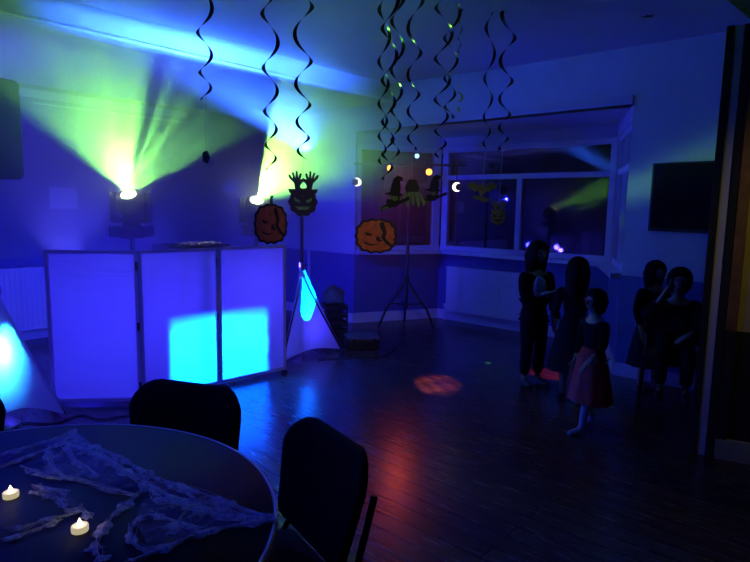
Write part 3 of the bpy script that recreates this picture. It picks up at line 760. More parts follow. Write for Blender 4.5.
# gauze sheets between the threads
bm = bmesh.new()
for poly in ([(75, 430), (50, 445), (48, 460), (60, 474), (95, 478), (118, 458), (95, 448)], [(140, 470), (150, 487), (178, 500), (212, 510), (276, 521), (205, 495)],
             [(135, 522), (150, 487), (178, 505), (215, 515), (276, 521), (200, 534), (150, 550)], [(66, 445), (110, 462), (150, 487), (110, 490), (75, 480)],
             [(30, 486), (62, 490), (84, 508), (60, 508), (44, 497)], [(0, 455), (57, 438), (75, 430), (60, 446), (0, 470)], [(50, 445), (20, 468), (60, 480), (80, 480)]):
    vs = [bm.verts.new(tz(*q) + Vector((0, 0, .001))) for q in poly]; bm.faces.new(vs)
bmesh.ops.triangulate(bm, faces=bm.faces); bmesh.ops.subdivide_edges(bm, edges=bm.edges, cuts=2)
for v_ in bm.verts: v_.co.z += .002+.003*math.sin(v_.co.x*60)*math.sin(v_.co.y*50)
wb = thing('cobweb', 'stretched grey cobweb spread across the round table', 'cobweb decoration', TC + Vector((0, 0, .7535)))
bd = finish('fleece_bands', bands, M['fleece'], wb, smooth=2); bd.location = -wb.location
gz = finish('gauze', bm, M['web'], wb, smooth=2); gz.location = -wb.location
webthreads.parent = wb; webthreads.location = -wb.location

def tea_light(label, px, py):
    q = at_z(px, py, .75); t = thing('tea_light', label, 'candle', (q.x, q.y, .7505), group=None)
    bm = bmesh.new(); lathe(bm, [(0, 0), (.018, 0), (.0185, .002), (.0185, .013), (.0165, .0145), (.013, .013), (0, .013)], 24); finish('holder', bm, M['plast'], t, smooth=.6)
    bm = bmesh.new(); lathe(bm, [(.0035, .013), (.0055, .016), (.0055, .020), (.003, .026), (0, .032)], 12); finish('flame', bm, M['flame'], t, smooth=1)
    lamp('tea_light_glow', 'POINT', (q.x, q.y, .795), (1, .75, .35), .012, size=.006)
tea_light('lit electric tea light by the frame edge, beyond the knotted web clump', 11, 497)
tea_light('lit electric tea light beside the looping cobweb strands', 80, 531)

# ------------------------------------------------------------------ stacking chairs
def rrect(w_, h_, r_, top=1.0, n=6):
    pts = []
    for cx_, cz_, a0 in ((w_/2-r_, r_*.6, -PI/2), (w_/2-r_*top, h_-r_*top, 0), (-w_/2+r_*top, h_-r_*top, PI/2), (-w_/2+r_, r_*.6, PI)):
        rr = r_*top if cz_ > h_/2 else r_*.6
        for k in range(n+1): a = a0+PI/2*k/n; pts.append((cx_+rr*math.cos(a), cz_+rr*math.sin(a)))
    return pts
def pad(outline, t_, curve=0.0, zc=0):
    """cushion from an outline in xz, thickness t_ in y, rounded rim, bowed by curve"""
    bm = bmesh.new(); cx_ = sum(p[0] for p in outline)/len(outline); cz_ = sum(p[1] for p in outline)/len(outline); rings = []
    for s, y in ((.0, -t_/2-.004), (.5, -t_/2-.003), (.93, -t_/2), (.985, -t_/3), (1, 0), (.985, t_/3), (.93, t_/2), (.5, t_/2+.003), (0, t_/2+.004)):
        if s == 0: rings.append([bm.verts.new((cx_, y-curve*0, cz_))])
        else: rings.append([bm.verts.new((cx_+(p[0]-cx_)*s, y-curve*((p[0]-cx_)*s)**2, cz_+(p[1]-cz_)*s)) for p in outline])
    n = len(outline)
    for a, b in zip(rings, rings[1:]):
        for k in range(n):
            q = list(dict.fromkeys([a[k % len(a)], a[(k+1) % len(a)], b[(k+1) % len(b)], b[k % len(b)]]))
            bm.faces.new(q)
    bmesh.ops.recalc_face_normals(bm, faces=bm.faces)
    return bm
def make_chair(label):      # faces local -y ; backrest at +y
    t = thing('stacking_chair', label, 'chair', group='black stacking chairs')
    bm = pad(rrect(.50, .335, .10, 1.0), .035, .8)
    for v_ in bm.verts: v_.co = Vector((v_.co.x*(1-.06*(v_.co.z/.33)), v_.co.y+.19+.26*v_.co.z, v_.co.z*.97+.50))
    finish('backrest', bm, M['blackfab'], t, smooth=1.2)
    bm = pad(rrect(.44, .42, .08, 1.0), .045)
    for v_ in bm.verts: v_.co = Vector((v_.co.x, .20-v_.co.z, .435-v_.co.y*1.0))
    bmesh.ops.recalc_face_normals(bm, faces=bm.faces); finish('seat', bm, M['blackfab'], t, smooth=1.2)
    for s in (-1, 1):
        bm = bmesh.new(); tube(bm, [(s*.23, -.22, 0), (s*.215, -.17, .40), (s*.20, -.13, .405)], .0105); finish('leg', bm, M['steel'], t)
        bm = bmesh.new(); tube(bm, [(s*.22, .235, 0), (s*.21, .165, .40), (s*.205, .195, .46), (s*.19, .275, .70)], .0105); finish('leg', bm, M['steel'], t)
    bm = bmesh.new()
    for s in (-1, 1): tube(bm, [(s*.21, -.17, .40), (s*.21, .16, .40)], .009)
    tube(bm, [(-.21, -.15, .40), (.21, -.15, .40)], .008); tube(bm, [(-.21, .15, .40), (.21, .15, .40)], .008)
    finish('seat_frame', bm, M['steel'], t)
    return t
def dup(root, loc, rz, label=None):
    r = root.copy(); COL.objects.link(r); r.location = loc; r.rotation_euler = (0, 0, rz)
    if label: r['label'] = label
    for ch in root.children:
        c = ch.copy(); COL.objects.link(c); c.parent = r
    return r
def face(fx, fy): return math.atan2(fy, fx)+PI/2      # rotation so local -y points along (fx,fy)
ch = make_chair('black stacking chair tucked at the far side of the round table, facing the camera')
def setchair(o, top, f):    # put the backrest top centre at 'top'
    f = Vector(f).normalized(); o.location = (top[0]+f.x*.27, top[1]+f.y*.27, 0); o.rotation_euler = (0, 0, face(f.x, f.y))
setchair(ch, (-.69, 2.16), (-.28, -.93))
c2 = dup(ch, (0, 0, 0), 0, 'black stacking chair turned sideways against the round table rim, beside the floor glow'); setchair(c2, (-.10, 1.69), (-.83, -.55))
c3 = dup(ch, (0, 0, 0), 0, 'black stacking chair barely showing at the frame edge beyond the table'); setchair(c3, (-1.59, 1.98), (.55, -.75))
c4 = dup(ch, (0, 0, 0), 0, 'black stacking chair cut off at the bottom corner below the partition'); setchair(c4, (.80, 1.08), (.7, -.5))
c5 = dup(ch, (0, 0, 0), 0, 'black stacking chair under the seated child with the raised hand'); 

# ------------------------------------------------------------------ hanging swirl decorations
def ribbon(bm, z0, z1, r, wd, turns_z, ph, mi=0, hand=1):
    """cut-foil spiral from z0 (top) to z1; pitch shortens towards the bottom"""
    n = int((z0-z1)/turns_z*26)+20; prev = None; a = ph
    for i in range(n+1):
        s = i/n; z = z0 + (z1-z0)*s
        pitch = turns_z*(1.15-.75*s**1.6); a += hand*2*PI*((z0-z1)/n)/pitch
        rr = r*(1.0-.45*s**2); w2 = wd*(1-.4*s)
        d = Vector((math.cos(a), math.sin(a), 0))
        v1 = bm.verts.new(d*(rr-w2/2)+Vector((0, 0, z+.004))); v2 = bm.verts.new(d*(rr+w2/2)+Vector((0, 0, z-.004)))
        if prev: f = bm.faces.new((prev[0], prev[1], v2, v1)); f.material_index = mi; f.smooth = True
        prev = (v1, v2)
    return bm
def out_pumpkin(w_, h_):
    pts = []; n = 64
    for k in range(n):
        a = 2*PI*k/n; rx = w_/2; rz_ = h_/2; c, s = math.cos(a), math.sin(a)
        q = (abs(c)**2.6+abs(s)**2.6)**(-1/2.6); sc = 1+.035*math.cos(a*14)
        pts.append((rx*c*q*sc, rz_*s*q*sc))
    return pts
def scale(pts, k, dx=0, dz=0): return [(p[0]*k+dx, p[1]*k+dz) for p in pts]
def cut_pumpkin(t, w_, h_, yaw, z, stem=False, dark=False):
    bm = bmesh.new(); o = out_pumpkin(w_, h_); card(bm, o, -.001, .001, 0)
    if stem: card(bm, [(-.010, h_*.45), (.014, h_*.45), (.008, h_*.62), (.018, h_*.72), (-.004, h_*.70), (-.004, h_*.6)], -.001, .001, 0)
    c = finish('pumpkin_cutout', bm, M['cblack'], t); c.location = (0, 0, z); c.rotation_euler = (0, 0, yaw)
    bm = bmesh.new()
    for sgn in (-1, 1):
        i_ = scale(o, .88); card(bm, i_, sgn*.0012, sgn*.0016, 0)
    bmesh.ops.recalc_face_normals(bm, faces=bm.faces); finish('orange_print', bm, M['dull' if stem else 'orange'], c)
    bm = bmesh.new()                                    # face: narrow eyes, crack and grin
    for sgn in (-1, 1):
        y0, y1 = sorted((sgn*.0018, sgn*.0022))
        for pts in ([(.10, .42), (.18, .40), (.26, .10), (.22, -.05), (.34, -.20), (.46, -.30), (.40, -.34), (.25, -.24), (.12, -.05), (.16, .10), (.08, .30)],
                    [(-.28, .12), (-.10, .06), (-.12, -.0), (-.24, .02)], [(.0, -.02), (.08, .0), (.10, -.10), (.16, -.12), (.10, -.18), (.0, -.12)], [(-.30, -.16), (-.1, -.24), (.1, -.22), (-.1, -.29), (-.28, -.22)]):
            card(bm, [(p[0]*w_, p[1]*h_) for p in pts], y0, y1)
    bmesh.ops.recalc_face_normals(bm, faces=bm.faces); finish('face_print', bm, M['cblack'], c)
def shape_cut(t, name, polys, mkey, z, yaw, x=0):
    bm = bmesh.new(); y = .001
    for i, p in enumerate(polys): card(bm, p, -y-.0002*i, y+.0002*i)
    bmesh.ops.recalc_face_normals(bm, faces=bm.faces); c = finish(name, bm, M[mkey], t); c.location = (x, 0, z); c.rotation_euler = (0, 0, yaw); return c
def circ(cx_, cz_, rx, rz_=None, n=20, jag=0, jn=8):
    rz_ = rz_ or rx; return [(cx_+rx*math.cos(2*PI*k/n)*(1+jag*math.cos(jn*2*PI*k/n)), cz_+rz_*math.sin(2*PI*k/n)*(1+jag*math.cos(jn*2*PI*k/n))) for k in range(n)]
def hand_poly(dx, s=1, lean=0):
    base = [(-.012, 0), (-.014, .03), (-.032, .05), (-.036, .066), (-.027, .066), (-.016, .05), (-.018, .075), (-.010, .077), (-.005, .052), (.0, .082), (.008, .082), (.007, .052), (.018, .074), (.026, .07), (.016, .045), (.032, .052), (.038, .044), (.022, .032), (.012, .02), (.012, 0)]
    return [(dx+s*(x)+lean*z_, z_) for x, z_ in base]
def cut_cauldron(t, z, k=1.0, yaw=0, mk='cblack', mk2='cgreen'):
    body = scale(circ(0, 0, .062, .062, 40, .05, 10), k); rim = scale([(-.058, .038), (.058, .038), (.066, .056), (-.066, .056)], k)
    c = shape_cut(t, 'cauldron_cutout', [body, rim, scale(hand_poly(-.022, 1, -.12), k, 0, .052*k), scale(hand_poly(.026, -1, .12), k, 0, .052*k)], mk, z, yaw)
    bm = bmesh.new()
    for sgn in (-1, 1):
        y0, y1 = sorted((sgn*.0022, sgn*.0026))
        for pts in (scale([(-.04, .02), (-.012, .006), (-.015, -.004), (-.036, .004)], k), scale([(.04, .02), (.012, .006), (.015, -.004), (.036, .004)], k), scale([(-.035, -.02), (.035, -.02), (.02, -.034), (-.02, -.034)], k)):
            card(bm, pts, y0, y1)
    bmesh.ops.recalc_face_normals(bm, faces=bm.faces); finish('face_print', bm, M[mk2], c)
def cut_witch(t, z, yaw, k=1.0, x=0, mk='cblack', face='cgreen'):
    hat = scale([(-.065, .0), (-.03, .012), (-.022, .05), (-.01, .085), (.012, .10), (.04, .095), (.05, .07), (.04, .075), (.03, .07), (.034, .03), (.03, .008), (.05, -.006), (.02, -.012), (-.02, -.012)], k)
    hair = scale([(-.02, -.01), (.03, -.01), (.026, -.04), (.0, -.05), (-.02, -.035)], k)
    broom = scale([(-.09, -.075), (-.03, -.05), (.03, -.035), (.085, -.01), (.09, -.03), (.03, -.055), (-.02, -.075), (-.08, -.095)], k)
    body = scale([(-.05, -.03), (.0, -.03), (.04, -.045), (.01, -.07), (-.05, -.08)], k)
    c = shape_cut(t, 'witch_cutout', [hat, hair, body, broom], mk, z, yaw, x)
    bm = bmesh.new()
    for sgn in (-1, 1):
        y0, y1 = sorted((sgn*.0025, sgn*.0028))
        card(bm, scale([(-.014, -.012), (.016, -.012), (.018, -.03), (-.004, -.04), (-.022, -.026)], k), y0, y1)
        card(bm, scale([(-.08, -.08), (-.05, -.068), (-.03, -.078), (-.07, -.092)], k), y0, y1)
    bmesh.ops.recalc_face_normals(bm, faces=bm.faces); finish('face_print', bm, M[face], c)
def cut_hand(t, z, yaw, k=1.0):
    P_ = [scale(circ(0, .02, .035, .045, 24, .05, 6), k)]
    for i in range(5):
        x = -.05+.027*i; P_.append(scale([(x*.6-.006, .0), (x*.6+.008, .0), (x+.012, -.05), (x+.004, -.075-.008*(i % 2)), (x-.006, -.05)], k))
    c = shape_cut(t, 'hand_cutout', P_[1:], 'cgreen', z, yaw)
    c2_ = shape_cut(t, 'sleeve_cutout', [P_[0]], 'cblack', z, yaw)
def cut_bat(t, z, yaw, k=1.0, mk='cgrey'):
    shape_cut(t, 'bat_cutout', [scale([(0, .02), (.012, .035), (.02, .02), (.05, .045), (.09, .03), (.075, .0), (.06, .008), (.045, -.012), (.025, -.005), (0, -.035), (-.025, -.005), (-.045, -.012), (-.06, .008), (-.075, .0), (-.09, .03), (-.05, .045), (-.02, .02), (-.012, .035)], k),
              scale([(-.06, -.03), (.0, -.035), (.06, -.05), (.02, -.07), (-.04, -.05)], k)], mk, z, yaw)
def cut_moon(t, z, yaw, k=1.0):
    pts = [(.035*math.cos(a), .035*math.sin(a)) for a in [(-2.2+4.4*i/12) for i in range(13)]] + [(-.012+.026*math.cos(a), .028*math.sin(a)) for a in [(2.0-4.0*i/10) for i in range(11)]]
    shape_cut(t, 'moon_cutout', [scale(pts, k)], 'cyellow', z, yaw)
    shape_cut(t, 'bell_cutout', [scale([(-.014, -.10), (.012, -.10), (.009, -.07), (-.007, -.07)], k)], 'cyellow', z, yaw)

def swirl(label, px, Y_, py_end, py_cut, cut, r=.045, wd=.017, pitch=.26, ph=0, mk='foil', hand=1, px_cut=None, glints=1):
    """hung from the ceiling above pixel column px at depth Y_"""
    pe = at_y(px, py_end, Y_); pc = at_y(px_cut or px, py_cut, Y_)
    t = thing('hanging_swirl', label, 'hanging decoration', (pe.x, pe.y, ZC), group=None)
    bm = bmesh.new(); ribbon(bm, -.006, pe.z-ZC, r, wd*1.5, pitch*1.15, ph, 0, hand)
    sw = finish('foil_spiral', bm, M[mk], t)
    bm = bmesh.new(); tube(bm, [(0, 0, pe.z-ZC+.05), (pc.x-pe.x, 0, pc.z-ZC+.02)], .0012, 4); finish('string', bm, M['string'], t)
    if cut: cut(t, pc.z-ZC)
    for c in t.children:
        if 'cutout' in c.name: c.location.x += pc.x-pe.x
    return t
swirl('foil spiral hanging on its own over the cyan ceiling strip, tiny edge-on card below', 206, 3.45, 100, 157, lambda t, z: shape_cut(t, 'bat_cutout', [circ(0, 0, .035, .036, 20, .1, 5)], 'cblack', z, 1.25), r=.045, ph=.3)
swirl('foil spiral ending in the dull orange pumpkin card beside the right end of the screen', 271, 3.3, 170, 224, lambda t, z: cut_pumpkin(t, .215, .225, .72, z, True), r=.045, ph=2.0)
swirl('foil spiral ending in the black cauldron card with two raised hands', 303, 3.3, 160, 202, lambda t, z: cut_cauldron(t, z, 1.28, .1), r=.05, ph=.6, hand=-1)
swirl('foil spiral ending in the bright orange pumpkin card with black outline', 387, 3.4, 180, 236, lambda t, z: cut_pumpkin(t, .245, .20, .12, z), r=.045, ph=1.1, px_cut=376)
swirl('foil spiral with the first witch card, just above the bright pumpkin', 395, 3.75, 160, 194, lambda t, z: cut_witch(t, z, .35, 1.15), r=.04, ph=4, mk='foilg')
swirl('foil spiral with the green skeletal hand card between the two witches', 412, 3.85, 150, 192, lambda t, z: cut_hand(t, z, .1, 1.3), r=.045, ph=2.4, hand=-1)
swirl('foil spiral with the second witch card, beside the bay window post', 440, 3.9, 158, 190, lambda t, z: cut_witch(t, z, -.3, 1.0, 0, 'cblack', 'cgrey'), r=.055, ph=.2, px_cut=434)
swirl('thin short foil spiral with the yellow crescent moon and bell card', 459, 4.35, 55, 97, lambda t, z: cut_moon(t, z, .2), r=.015, wd=.006, pitch=.12)
swirl('dim foil spiral with the olive bat card against the wide pane', 486, 4.4, 150, 190, lambda t, z: cut_bat(t, z, .2, 1.35), r=.035, ph=1, pitch=.3, px_cut=482)
swirl('dim foil spiral with the small olive cauldron card against the wide pane', 503, 4.4, 150, 217, lambda t, z: cut_cauldron(t, z, .95, .1, 'cgrey', 'cblack'), px_cut=498, r=.05, ph=3.4, hand=-1, wd=.02)
swirl('long green foil spiral without card, left of the witches and hand', 382, 3.7, 165, 172, None, r=.035, ph=5, mk='foilg')
swirl('foil spiral without card dropping past the second witch', 449, 4.05, 118, 124, None, r=.05, ph=3.6)
# small ceiling star
q = at_z(648, 16, ZC)
bm = bmesh.new(); card(bm, [((.05 if k % 2 == 0 else .018)*math.cos(k*PI/5+.4), (.05 if k % 2 == 0 else .018)*math.sin(k*PI/5+.4)) for k in range(10)], -.001, .001)
for v_ in bm.verts: v_.co = Vector((v_.co.x, v_.co.z, v_.co.y*2))
bmesh.ops.recalc_face_normals(bm, faces=bm.faces)
o = finish('ceiling_star', bm, M['cblack']); o.location = (q.x, q.y, ZC-.003); tag(o, 'small dark star stuck on the bare ceiling near the partition', 'star decoration')

# ------------------------------------------------------------------ people
def skin_mesh(name, verts, edges, radii, m, parent, root=0, sub=2):
    me = bpy.data.meshes.new('tmp'); me.from_pydata([tuple(v_) for v_ in verts], edges, [])
    o = bpy.data.objects.new('tmp', me); COL.objects.link(o)
    md = o.modifiers.new('s', 'SKIN'); md.use_smooth_shade = True
    for i, r in enumerate(radii):
        rr = r if isinstance(r, tuple) else (r, r)
        me.skin_vertices[0].data[i].radius = rr
        me.skin_vertices[0].data[i].use_root = (i == root)
    sb = o.modifiers.new('b', 'SUBSURF'); sb.levels = sub
    bpy.context.view_layer.update()
    ev = o.evaluated_get(bpy.context.evaluated_depsgraph_get()); nm = bpy.data.meshes.new_from_object(ev)
    bpy.data.objects.remove(o); bpy.data.meshes.remove(me)
    nm.name = name; nm.materials.clear(); nm.materials.append(m)
    for p_ in nm.polygons: p_.use_smooth = True; p_.material_index = 0
    r = bpy.data.objects.new(name, nm); COL.objects.link(r); r.parent = parent
    return r
def limb(vs, es, rs, start, pts, rad):
    i = start
    for p_, r_ in zip(pts, rad): vs.append(Vector(p_)); rs.append(r_); es.append((i, len(vs)-1)); i = len(vs)-1
    return i
def hand(vs, es, rs, wrist, d, side, s):
    """palm plus five unequal bent fingers; d = pointing direction, side = thumb side"""
    w0 = vs[wrist]; d = Vector(d).normalized(); side = Vector(side); side = (side-d*side.dot(d)).normalized(); nrm = d.cross(side)
    vs.append(w0+d*.045*s); rs.append((.022*s, .016*s)); es.append((wrist, len(vs)-1)); pm = len(vs)-1
    for k, ln in enumerate((.052, .062, .058, .045)):
        o_ = side*(.018-.012*k)*s; b0 = w0+d*.07*s+o_
        limb(vs, es, rs, pm, [b0, b0+d*ln*.5*s-nrm*.004*s, b0+d*ln*.95*s-nrm*.016*s], [.0068*s, .006*s, .005*s])
    limb(vs, es, rs, wrist, [w0+d*.02*s+side*.022*s, w0+d*.042*s+side*.038*s, w0+d*.065*s+side*.042*s], [.009*s, .0075*s, .006*s])
def person(label, loc, rz, H, pose, hairlen=.0, clothes='dress', legs='bare', topm='denim', skirtm='denim', shoes='black', legm='skin'):
    """pose: dict of joint positions in units of body height, local frame facing -y"""
    t = thing('person', label, 'person', loc, rz)
    J = {k: Vector(v_)*H for k, v_ in pose.items() if k != 'hem'}; vs, es, rs = [], [], []
    def add(p_, r_): vs.append(p_); rs.append(r_); return len(vs)-1
    pel = add(J['pelvis'], (.078*H, .060*H)); i = pel
    for n_, r_ in (('waist', (.066, .052)), ('chest', (.078, .056)), ('neckbase', (.045, .04)), ('neck', (.029, .029))):
        k = add(J[n_], (r_[0]*H, r_[1]*H)); es.append((i, k)); i = k
        if n_ == 'chest': chest = k
    hb = add(J['head']-Vector((0, 0, .02*H)), (.055*H, .058*H)); es.append((i, hb))
    hm = add(J['head']+Vector((0, 0, .03*H)), (.062*H, .068*H)); es.append((hb, hm)); ht = add(J['head']+Vector((0, .004*H, .068*H)), (.045*H, .05*H)); es.append((hm, ht))
    for s in ('l', 'r'):
        sh = add(J['sh_'+s], .030*H); es.append((chest, sh))
        e = limb(vs, es, rs, sh, [J['sh_'+s].lerp(J['el_'+s], .5), J['el_'+s], J['el_'+s].lerp(J['wr_'+s], .5), J['wr_'+s]], [.028*H, .022*H, .021*H, .0145*H])
        d = (J['wr_'+s]-J['el_'+s]); hand(vs, es, rs, e, d, Vector((0, -1, .2)) if abs(d.normalized().y) < .7 else Vector((1 if s == 'l' else -1, 0, .3)), H*.95)
        hp = add(J['hip_'+s], .054*H); es.append((pel, hp))
        an = limb(vs, es, rs, hp, [J['hip_'+s].lerp(J['kn_'+s], .5), J['kn_'+s], J['kn_'+s].lerp(J['an_'+s], .4), J['an_'+s]], [.046*H, .034*H, .031*H, .019*H])
        fd = J['toe_'+s]-J['an_'+s]
        limb(vs, es, rs, an, [J['an_'+s]+Vector((0, 0, -.012*H))+fd*.3, J['toe_'+s]-fd*.15, J['toe_'+s]], [.021*H, .019*H, .012*H])
    body = skin_mesh('body', vs, es, rs, M['skin'], t)
    # face
    hc = J['head']+Vector((0, 0, .022*H)); bm = bmesh.new(); bmesh.ops.create_icosphere(bm, subdivisions=2, radius=1)
    for v_ in bm.verts: c_ = v_.co; v_.co = hc + Vector((c_.x*.010*H, -.064*H+c_.y*.016*H, -.008*H+c_.z*.018*H))
    finish('nose', bm, M['skin'], t, smooth=2)
    for s in (-1, 1):
        bm = bmesh.new(); bmesh.ops.create_icosphere(bm, subdivisions=2, radius=1)
        for v_ in bm.verts: c_ = v_.co; v_.co = hc + Vector((s*.024*H+c_.x*.010*H, -.058*H+c_.y*.009*H, .008*H+c_.z*.007*H))
        finish('eye', bm, M['eye'], t, smooth=2)
        bm = bmesh.new(); bmesh.ops.create_icosphere(bm, subdivisions=2, radius=1)
        for v_ in bm.verts: c_ = v_.co; v_.co = hc + Vector((s*.062*H+c_.x*.007*H, .004*H+c_.y*.013*H, c_.z*.02*H))
        finish('ear', bm, M['skin'], t, smooth=2)
    bm = bmesh.new(); bmesh.ops.create_icosphere(bm, subdivisions=2, radius=1)
    for v_ in bm.verts: c_ = v_.co; v_.co = hc + Vector((c_.x*.020*H, -.056*H+c_.y*.008*H, -.036*H+c_.z*.006*H))
    finish('mouth', bm, M['lip'], t, smooth=2)
    # hair: cap with a fall down the back
    bm = bmesh.new(); bmesh.ops.create_uvsphere(bm, u_segments=28, v_segments=18, radius=1)
    for v_ in bm.verts:
        c_ = v_.co.copy(); rx, ry, rz_ = .073*H, .079*H, .074*H
        q_ = Vector((c_.x*rx, c_.y*ry+.006*H, c_.z*rz_+.016*H))
        if c_.y < -.25 and c_.z < .45: q_.y = -.050*H*(1 if c_.y < -.5 else .9); q_ *= .9; q_.y = max(q_.y, -.045*H)
        elif c_.z < -.1:
            q_.z -= hairlen*H*min(1, (-.1-c_.z)*1.6); q_.x *= 1.0+.15*hairlen*5; q_.y = max(q_.y, -.01*H)+.01*H
        wob = 1+.03*math.sin(math.atan2(c_.y, c_.x)*13); v_.co = hc + Vector((q_.x*wob, q_.y*wob, q_.z))
    finish('hair', bm, M['hair'], t, smooth=2)
    # clothes
    vs2, es2, rs2 = [], [], []
    def add2(p_, r_): vs2.append(p_); rs2.append(r_); return len(vs2)-1
    a = add2(J['pelvis'], (.086*H, .068*H)); b = add2(J['waist'], (.075*H, .060*H)); c = add2(J['chest'], (.087*H, .065*H)); d_ = add2(J['neckbase']-Vector((0, 0, .01*H)), (.05*H, .046*H))
    es2 += [(a, b), (b, c), (c, d_)]
    if clothes == 'trousers': e0 = add2(J['pelvis']-Vector((0, 0, .035*H)), (.088*H, .070*H)); es2.append((a, e0))
    for s in ('l', 'r'):
        sh = add2(J['sh_'+s], .037*H); es2.append((c, sh)); limb(vs2, es2, rs2, sh, [J['sh_'+s].lerp(J['el_'+s], .5), J['el_'+s], J['el_'+s].lerp(J['wr_'+s], .75)], [.035*H, .029*H, .024*H])
    skin_mesh('top', vs2, es2, rs2, M[topm], t)
    if clothes == 'trousers':
        vs2, es2, rs2 = [], [], []; a = add2(J['pelvis'], (.080*H, .064*H)); b_ = add2(J['pelvis'].lerp(J['waist'], .8), (.072*H, .057*H)); es2.append((a, b_))
        for s in ('l', 'r'):
            h_ = add2(J['hip_'+s], .062*H); es2.append((a, h_)); limb(vs2, es2, rs2, h_, [J['hip_'+s].lerp(J['kn_'+s], .5), J['kn_'+s], J['kn_'+s].lerp(J['an_'+s], .9)], [.054*H, .043*H, .036*H])
        skin_mesh('trousers', vs2, es2, rs2, M[skirtm], t)
    else:
        bm = bmesh.new(); n = 40; rows = []; wz = J['waist'].z; hem = pose.get('hem', .30)*H; cx_, cy_ = J['pelvis'].x, J['pelvis'].y
        for j in range(9):
            s = j/8; z_ = wz+(hem-wz)*s; R_ = H*(.072+.085*s**.7)
            rows.append([bm.verts.new((cx_+R_*1.05*math.cos(2*PI*k/n)*(1+.05*s*math.cos(9*2*PI*k/n)), cy_+R_*.9*math.sin(2*PI*k/n)*(1+.05*s*math.cos(9*2*PI*k/n)), z_)) for k in range(n)])
        for r1, r2 in zip(rows, rows[1:]):
            for k in range(n): bm.faces.new((r1[k], r2[k], r2[(k+1) % n], r1[(k+1) % n]))
        finish('skirt', bm, M[skirtm], t, smooth=2)
    if legm != 'skin':
        vs2, es2, rs2 = [], [], []; a = add2(J['pelvis'], (.079*H, .062*H))
        for s in ('l', 'r'):
            h_ = add2(J['hip_'+s], .056*H); es2.append((a, h_)); e = limb(vs2, es2, rs2, h_, [J['hip_'+s].lerp(J['kn_'+s], .5), J['kn_'+s], J['kn_'+s].lerp(J['an_'+s], .4), J['an_'+s]], [.049*H, .037*H, .034*H, .022*H])
            fd = J['toe_'+s]-J['an_'+s]; limb(vs2, es2, rs2, e, [J['an_'+s]+Vector((0, 0, -.012*H))+fd*.3, J['toe_'+s]-fd*.1, J['toe_'+s]+fd*.05], [.024*H, .022*H, .015*H])
        skin_mesh('tights', vs2, es2, rs2, M[legm], t)
    if shoes:
        for s in ('l', 'r'):
            fd = J['toe_'+s]-J['an_'+s]; vs2, es2, rs2 = [], [], []
            a = add2(J['an_'+s]-fd*.25+Vector((0, 0, -.014*H)), .022*H); limb(vs2, es2, rs2, a, [J['an_'+s]+fd*.4+Vector((0, 0, -.014*H)), J['toe_'+s]-fd*.1, J['toe_'+s]+fd*.12], [.026*H, .023*H, .016*H])
            skin_mesh('shoe', vs2, es2, rs2, M[shoes], t)
    return t
stand_pose = dict(pelvis=(0, 0, .53), waist=(0, .005, .60), chest=(0, 0, .71), neckbase=(0, .003, .80), neck=(0, 0, .85), head=(0, -.008, .90),
    sh_l=(.105, 0, .775), el_l=(.135, .0, .62), wr_l=(.12, -.05, .48), sh_r=(-.105, 0, .775), el_r=(-.135, 0, .62), wr_r=(-.12, -.05, .48),
    hip_l=(.052, 0, .49), kn_l=(.055, -.012, .27), an_l=(.055, .01, .045), toe_l=(.065, -.095, .018),
    hip_r=(-.052, 0, .49), kn_r=(-.055, -.012, .27), an_r=(-.055, .01, .045), toe_r=(-.065, -.095, .018))
def pose(**k): d = dict(stand_pose); d.update(k); return d
person('person with long dark hair and pale shirt front, standing under the window', (1.37, 4.90, 0), .35, 1.24,
       pose(el_r=(-.13, -.05, .63), wr_r=(-.05, -.13, .66), hem=.42), .16, 'trousers', topm='denim', skirtm='denim')
_gt = [o for o in bpy.data.objects if o.name.startswith('person') and o.type == 'EMPTY'][-1]
bm = bmesh.new(); bmesh.ops.create_uvsphere(bm, u_segments=20, v_segments=12, radius=1)
for v_ in bm.verts: c_ = v_.co.copy(); v_.co = Vector((c_.x*.062-.01, -.052+c_.y*.034-.018*abs(c_.x), .86+c_.z*.095))
finish('shirt_front', bm, M['top'], _gt, smooth=2)
person('person in black turned away, loose dark hair, beside the pale shirt front', (1.58, 4.50, 0), PI-.3, 1.14,
       pose(wr_l=(.10, -.12, .55), hem=.22), .20, 'dress', topm='denim', skirtm='denim')
person('small child in a red skirt and white tights mid-step on the dance floor', (1.49, 3.86, 0), -1.25, .98,
       pose(kn_l=(.055, -.06, .27), an_l=(.055, -.10, .045), toe_l=(.06, -.205, .018), kn_r=(-.055, -.02, .27), an_r=(-.055, .07, .06), toe_r=(-.06, -.02, .018), el_l=(.15, -.04, .63), wr_l=(.16, -.14, .56), hem=.22),
       .04, 'skirt', topm='denim', skirtm='red', shoes=None, legm='tights')
seat_pose = dict(pelvis=(0, 0, .40), waist=(0, -.005, .47), chest=(0, -.03, .58), neckbase=(0, -.045, .67), neck=(0, -.055, .715), head=(0, -.07, .765),
    sh_l=(.105, -.03, .645), el_l=(.14, -.09, .50), wr_l=(.06, -.21, .47), sh_r=(-.105, -.03, .645), el_r=(-.17, -.15, .54), wr_r=(-.09, -.17, .70),
    hip_l=(.055, -.02, .38), kn_l=(.07, -.27, .375), an_l=(.07, -.25, .13), toe_l=(.075, -.36, .09),
    hip_r=(-.055, -.02, .38), kn_r=(-.07, -.27, .375), an_r=(-.07, -.25, .13), toe_r=(-.075, -.36, .09))
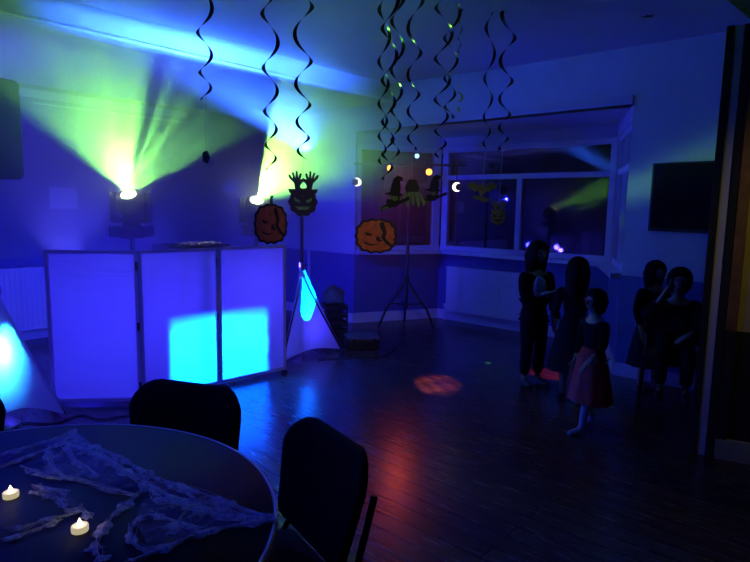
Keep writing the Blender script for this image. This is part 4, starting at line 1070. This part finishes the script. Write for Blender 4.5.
# child on the chair, hand raised to the face
c5.location = (2.245, 4.22, 0); c5.rotation_euler = (0, 0, -.45)
person('seated child in black with one bare forearm raised to the face', (2.225, 4.21, .112), -.45, 1.15, seat_pose, .03, 'trousers', topm='denim', skirtm='denim')
person('taller child in black standing just behind the seated child', (2.33, 4.80, 0), .2, 1.10, pose(hem=.2), .10, 'dress', topm='denim', skirtm='denim', legm='tights', shoes='black')

# ------------------------------------------------------------------ haze from the smoke machine
bm = bmesh.new(); o_ = AX_A*.03
prism(bm, [C0 + Vector((-.02, .03, 0)), C0-AX_A*9, Vector((2.2, -1.6, 0)), Vector((6.2, 1.0, 0)), Pd+o_, Pc+o_, Pb+o_, Pa+o_], -.02, 2.96); bmesh.ops.recalc_face_normals(bm, faces=bm.faces)
hz = finish('haze', bm, None or M['wall']); tag(hz, 'thin stage haze drifting through the hall, thickest at the moving lights', 'haze', kind='stuff')
m = bpy.data.materials.new('stage_haze'); m.use_nodes = True; g = NT(m.node_tree); g.n.remove(g.n['Principled BSDF'])
vs_ = g.new('ShaderNodeVolumeScatter'); vs_.inputs['Color'].default_value = (1, 1, 1, 1); vs_.inputs['Anisotropy'].default_value = .45
tc = g.new('ShaderNodeTexCoord')
def blob(c, r):
    d = g.new('ShaderNodeVectorMath', operation='DISTANCE'); g.l.new(tc.outputs['Object'], d.inputs[0]); d.inputs[1].default_value = tuple(c)
    k = g.m('DIVIDE', d.outputs['Value'], r); return g.m('EXPONENT', g.m('MULTIPLY', g.m('MULTIPLY', k, k), -1.0))
dens = g.m('ADD', g.m('MULTIPLY', g.m('ADD', blob(h1+Vector((-.15, -.45, .50)), .8), blob(h2+Vector((.2, -.35, .4)), .85)), 1.15), .0015)
dens = g.m('ADD', dens, g.m('MULTIPLY', blob((-.3, 4.9, 2.1), .9), .03))
g.put(vs_.inputs['Density'], dens); g.l.new(vs_.outputs[0], g.n['Material Output'].inputs['Volume'])
hz.data.materials.clear(); hz.data.materials.append(m)
hz.display_type = 'WIRE'
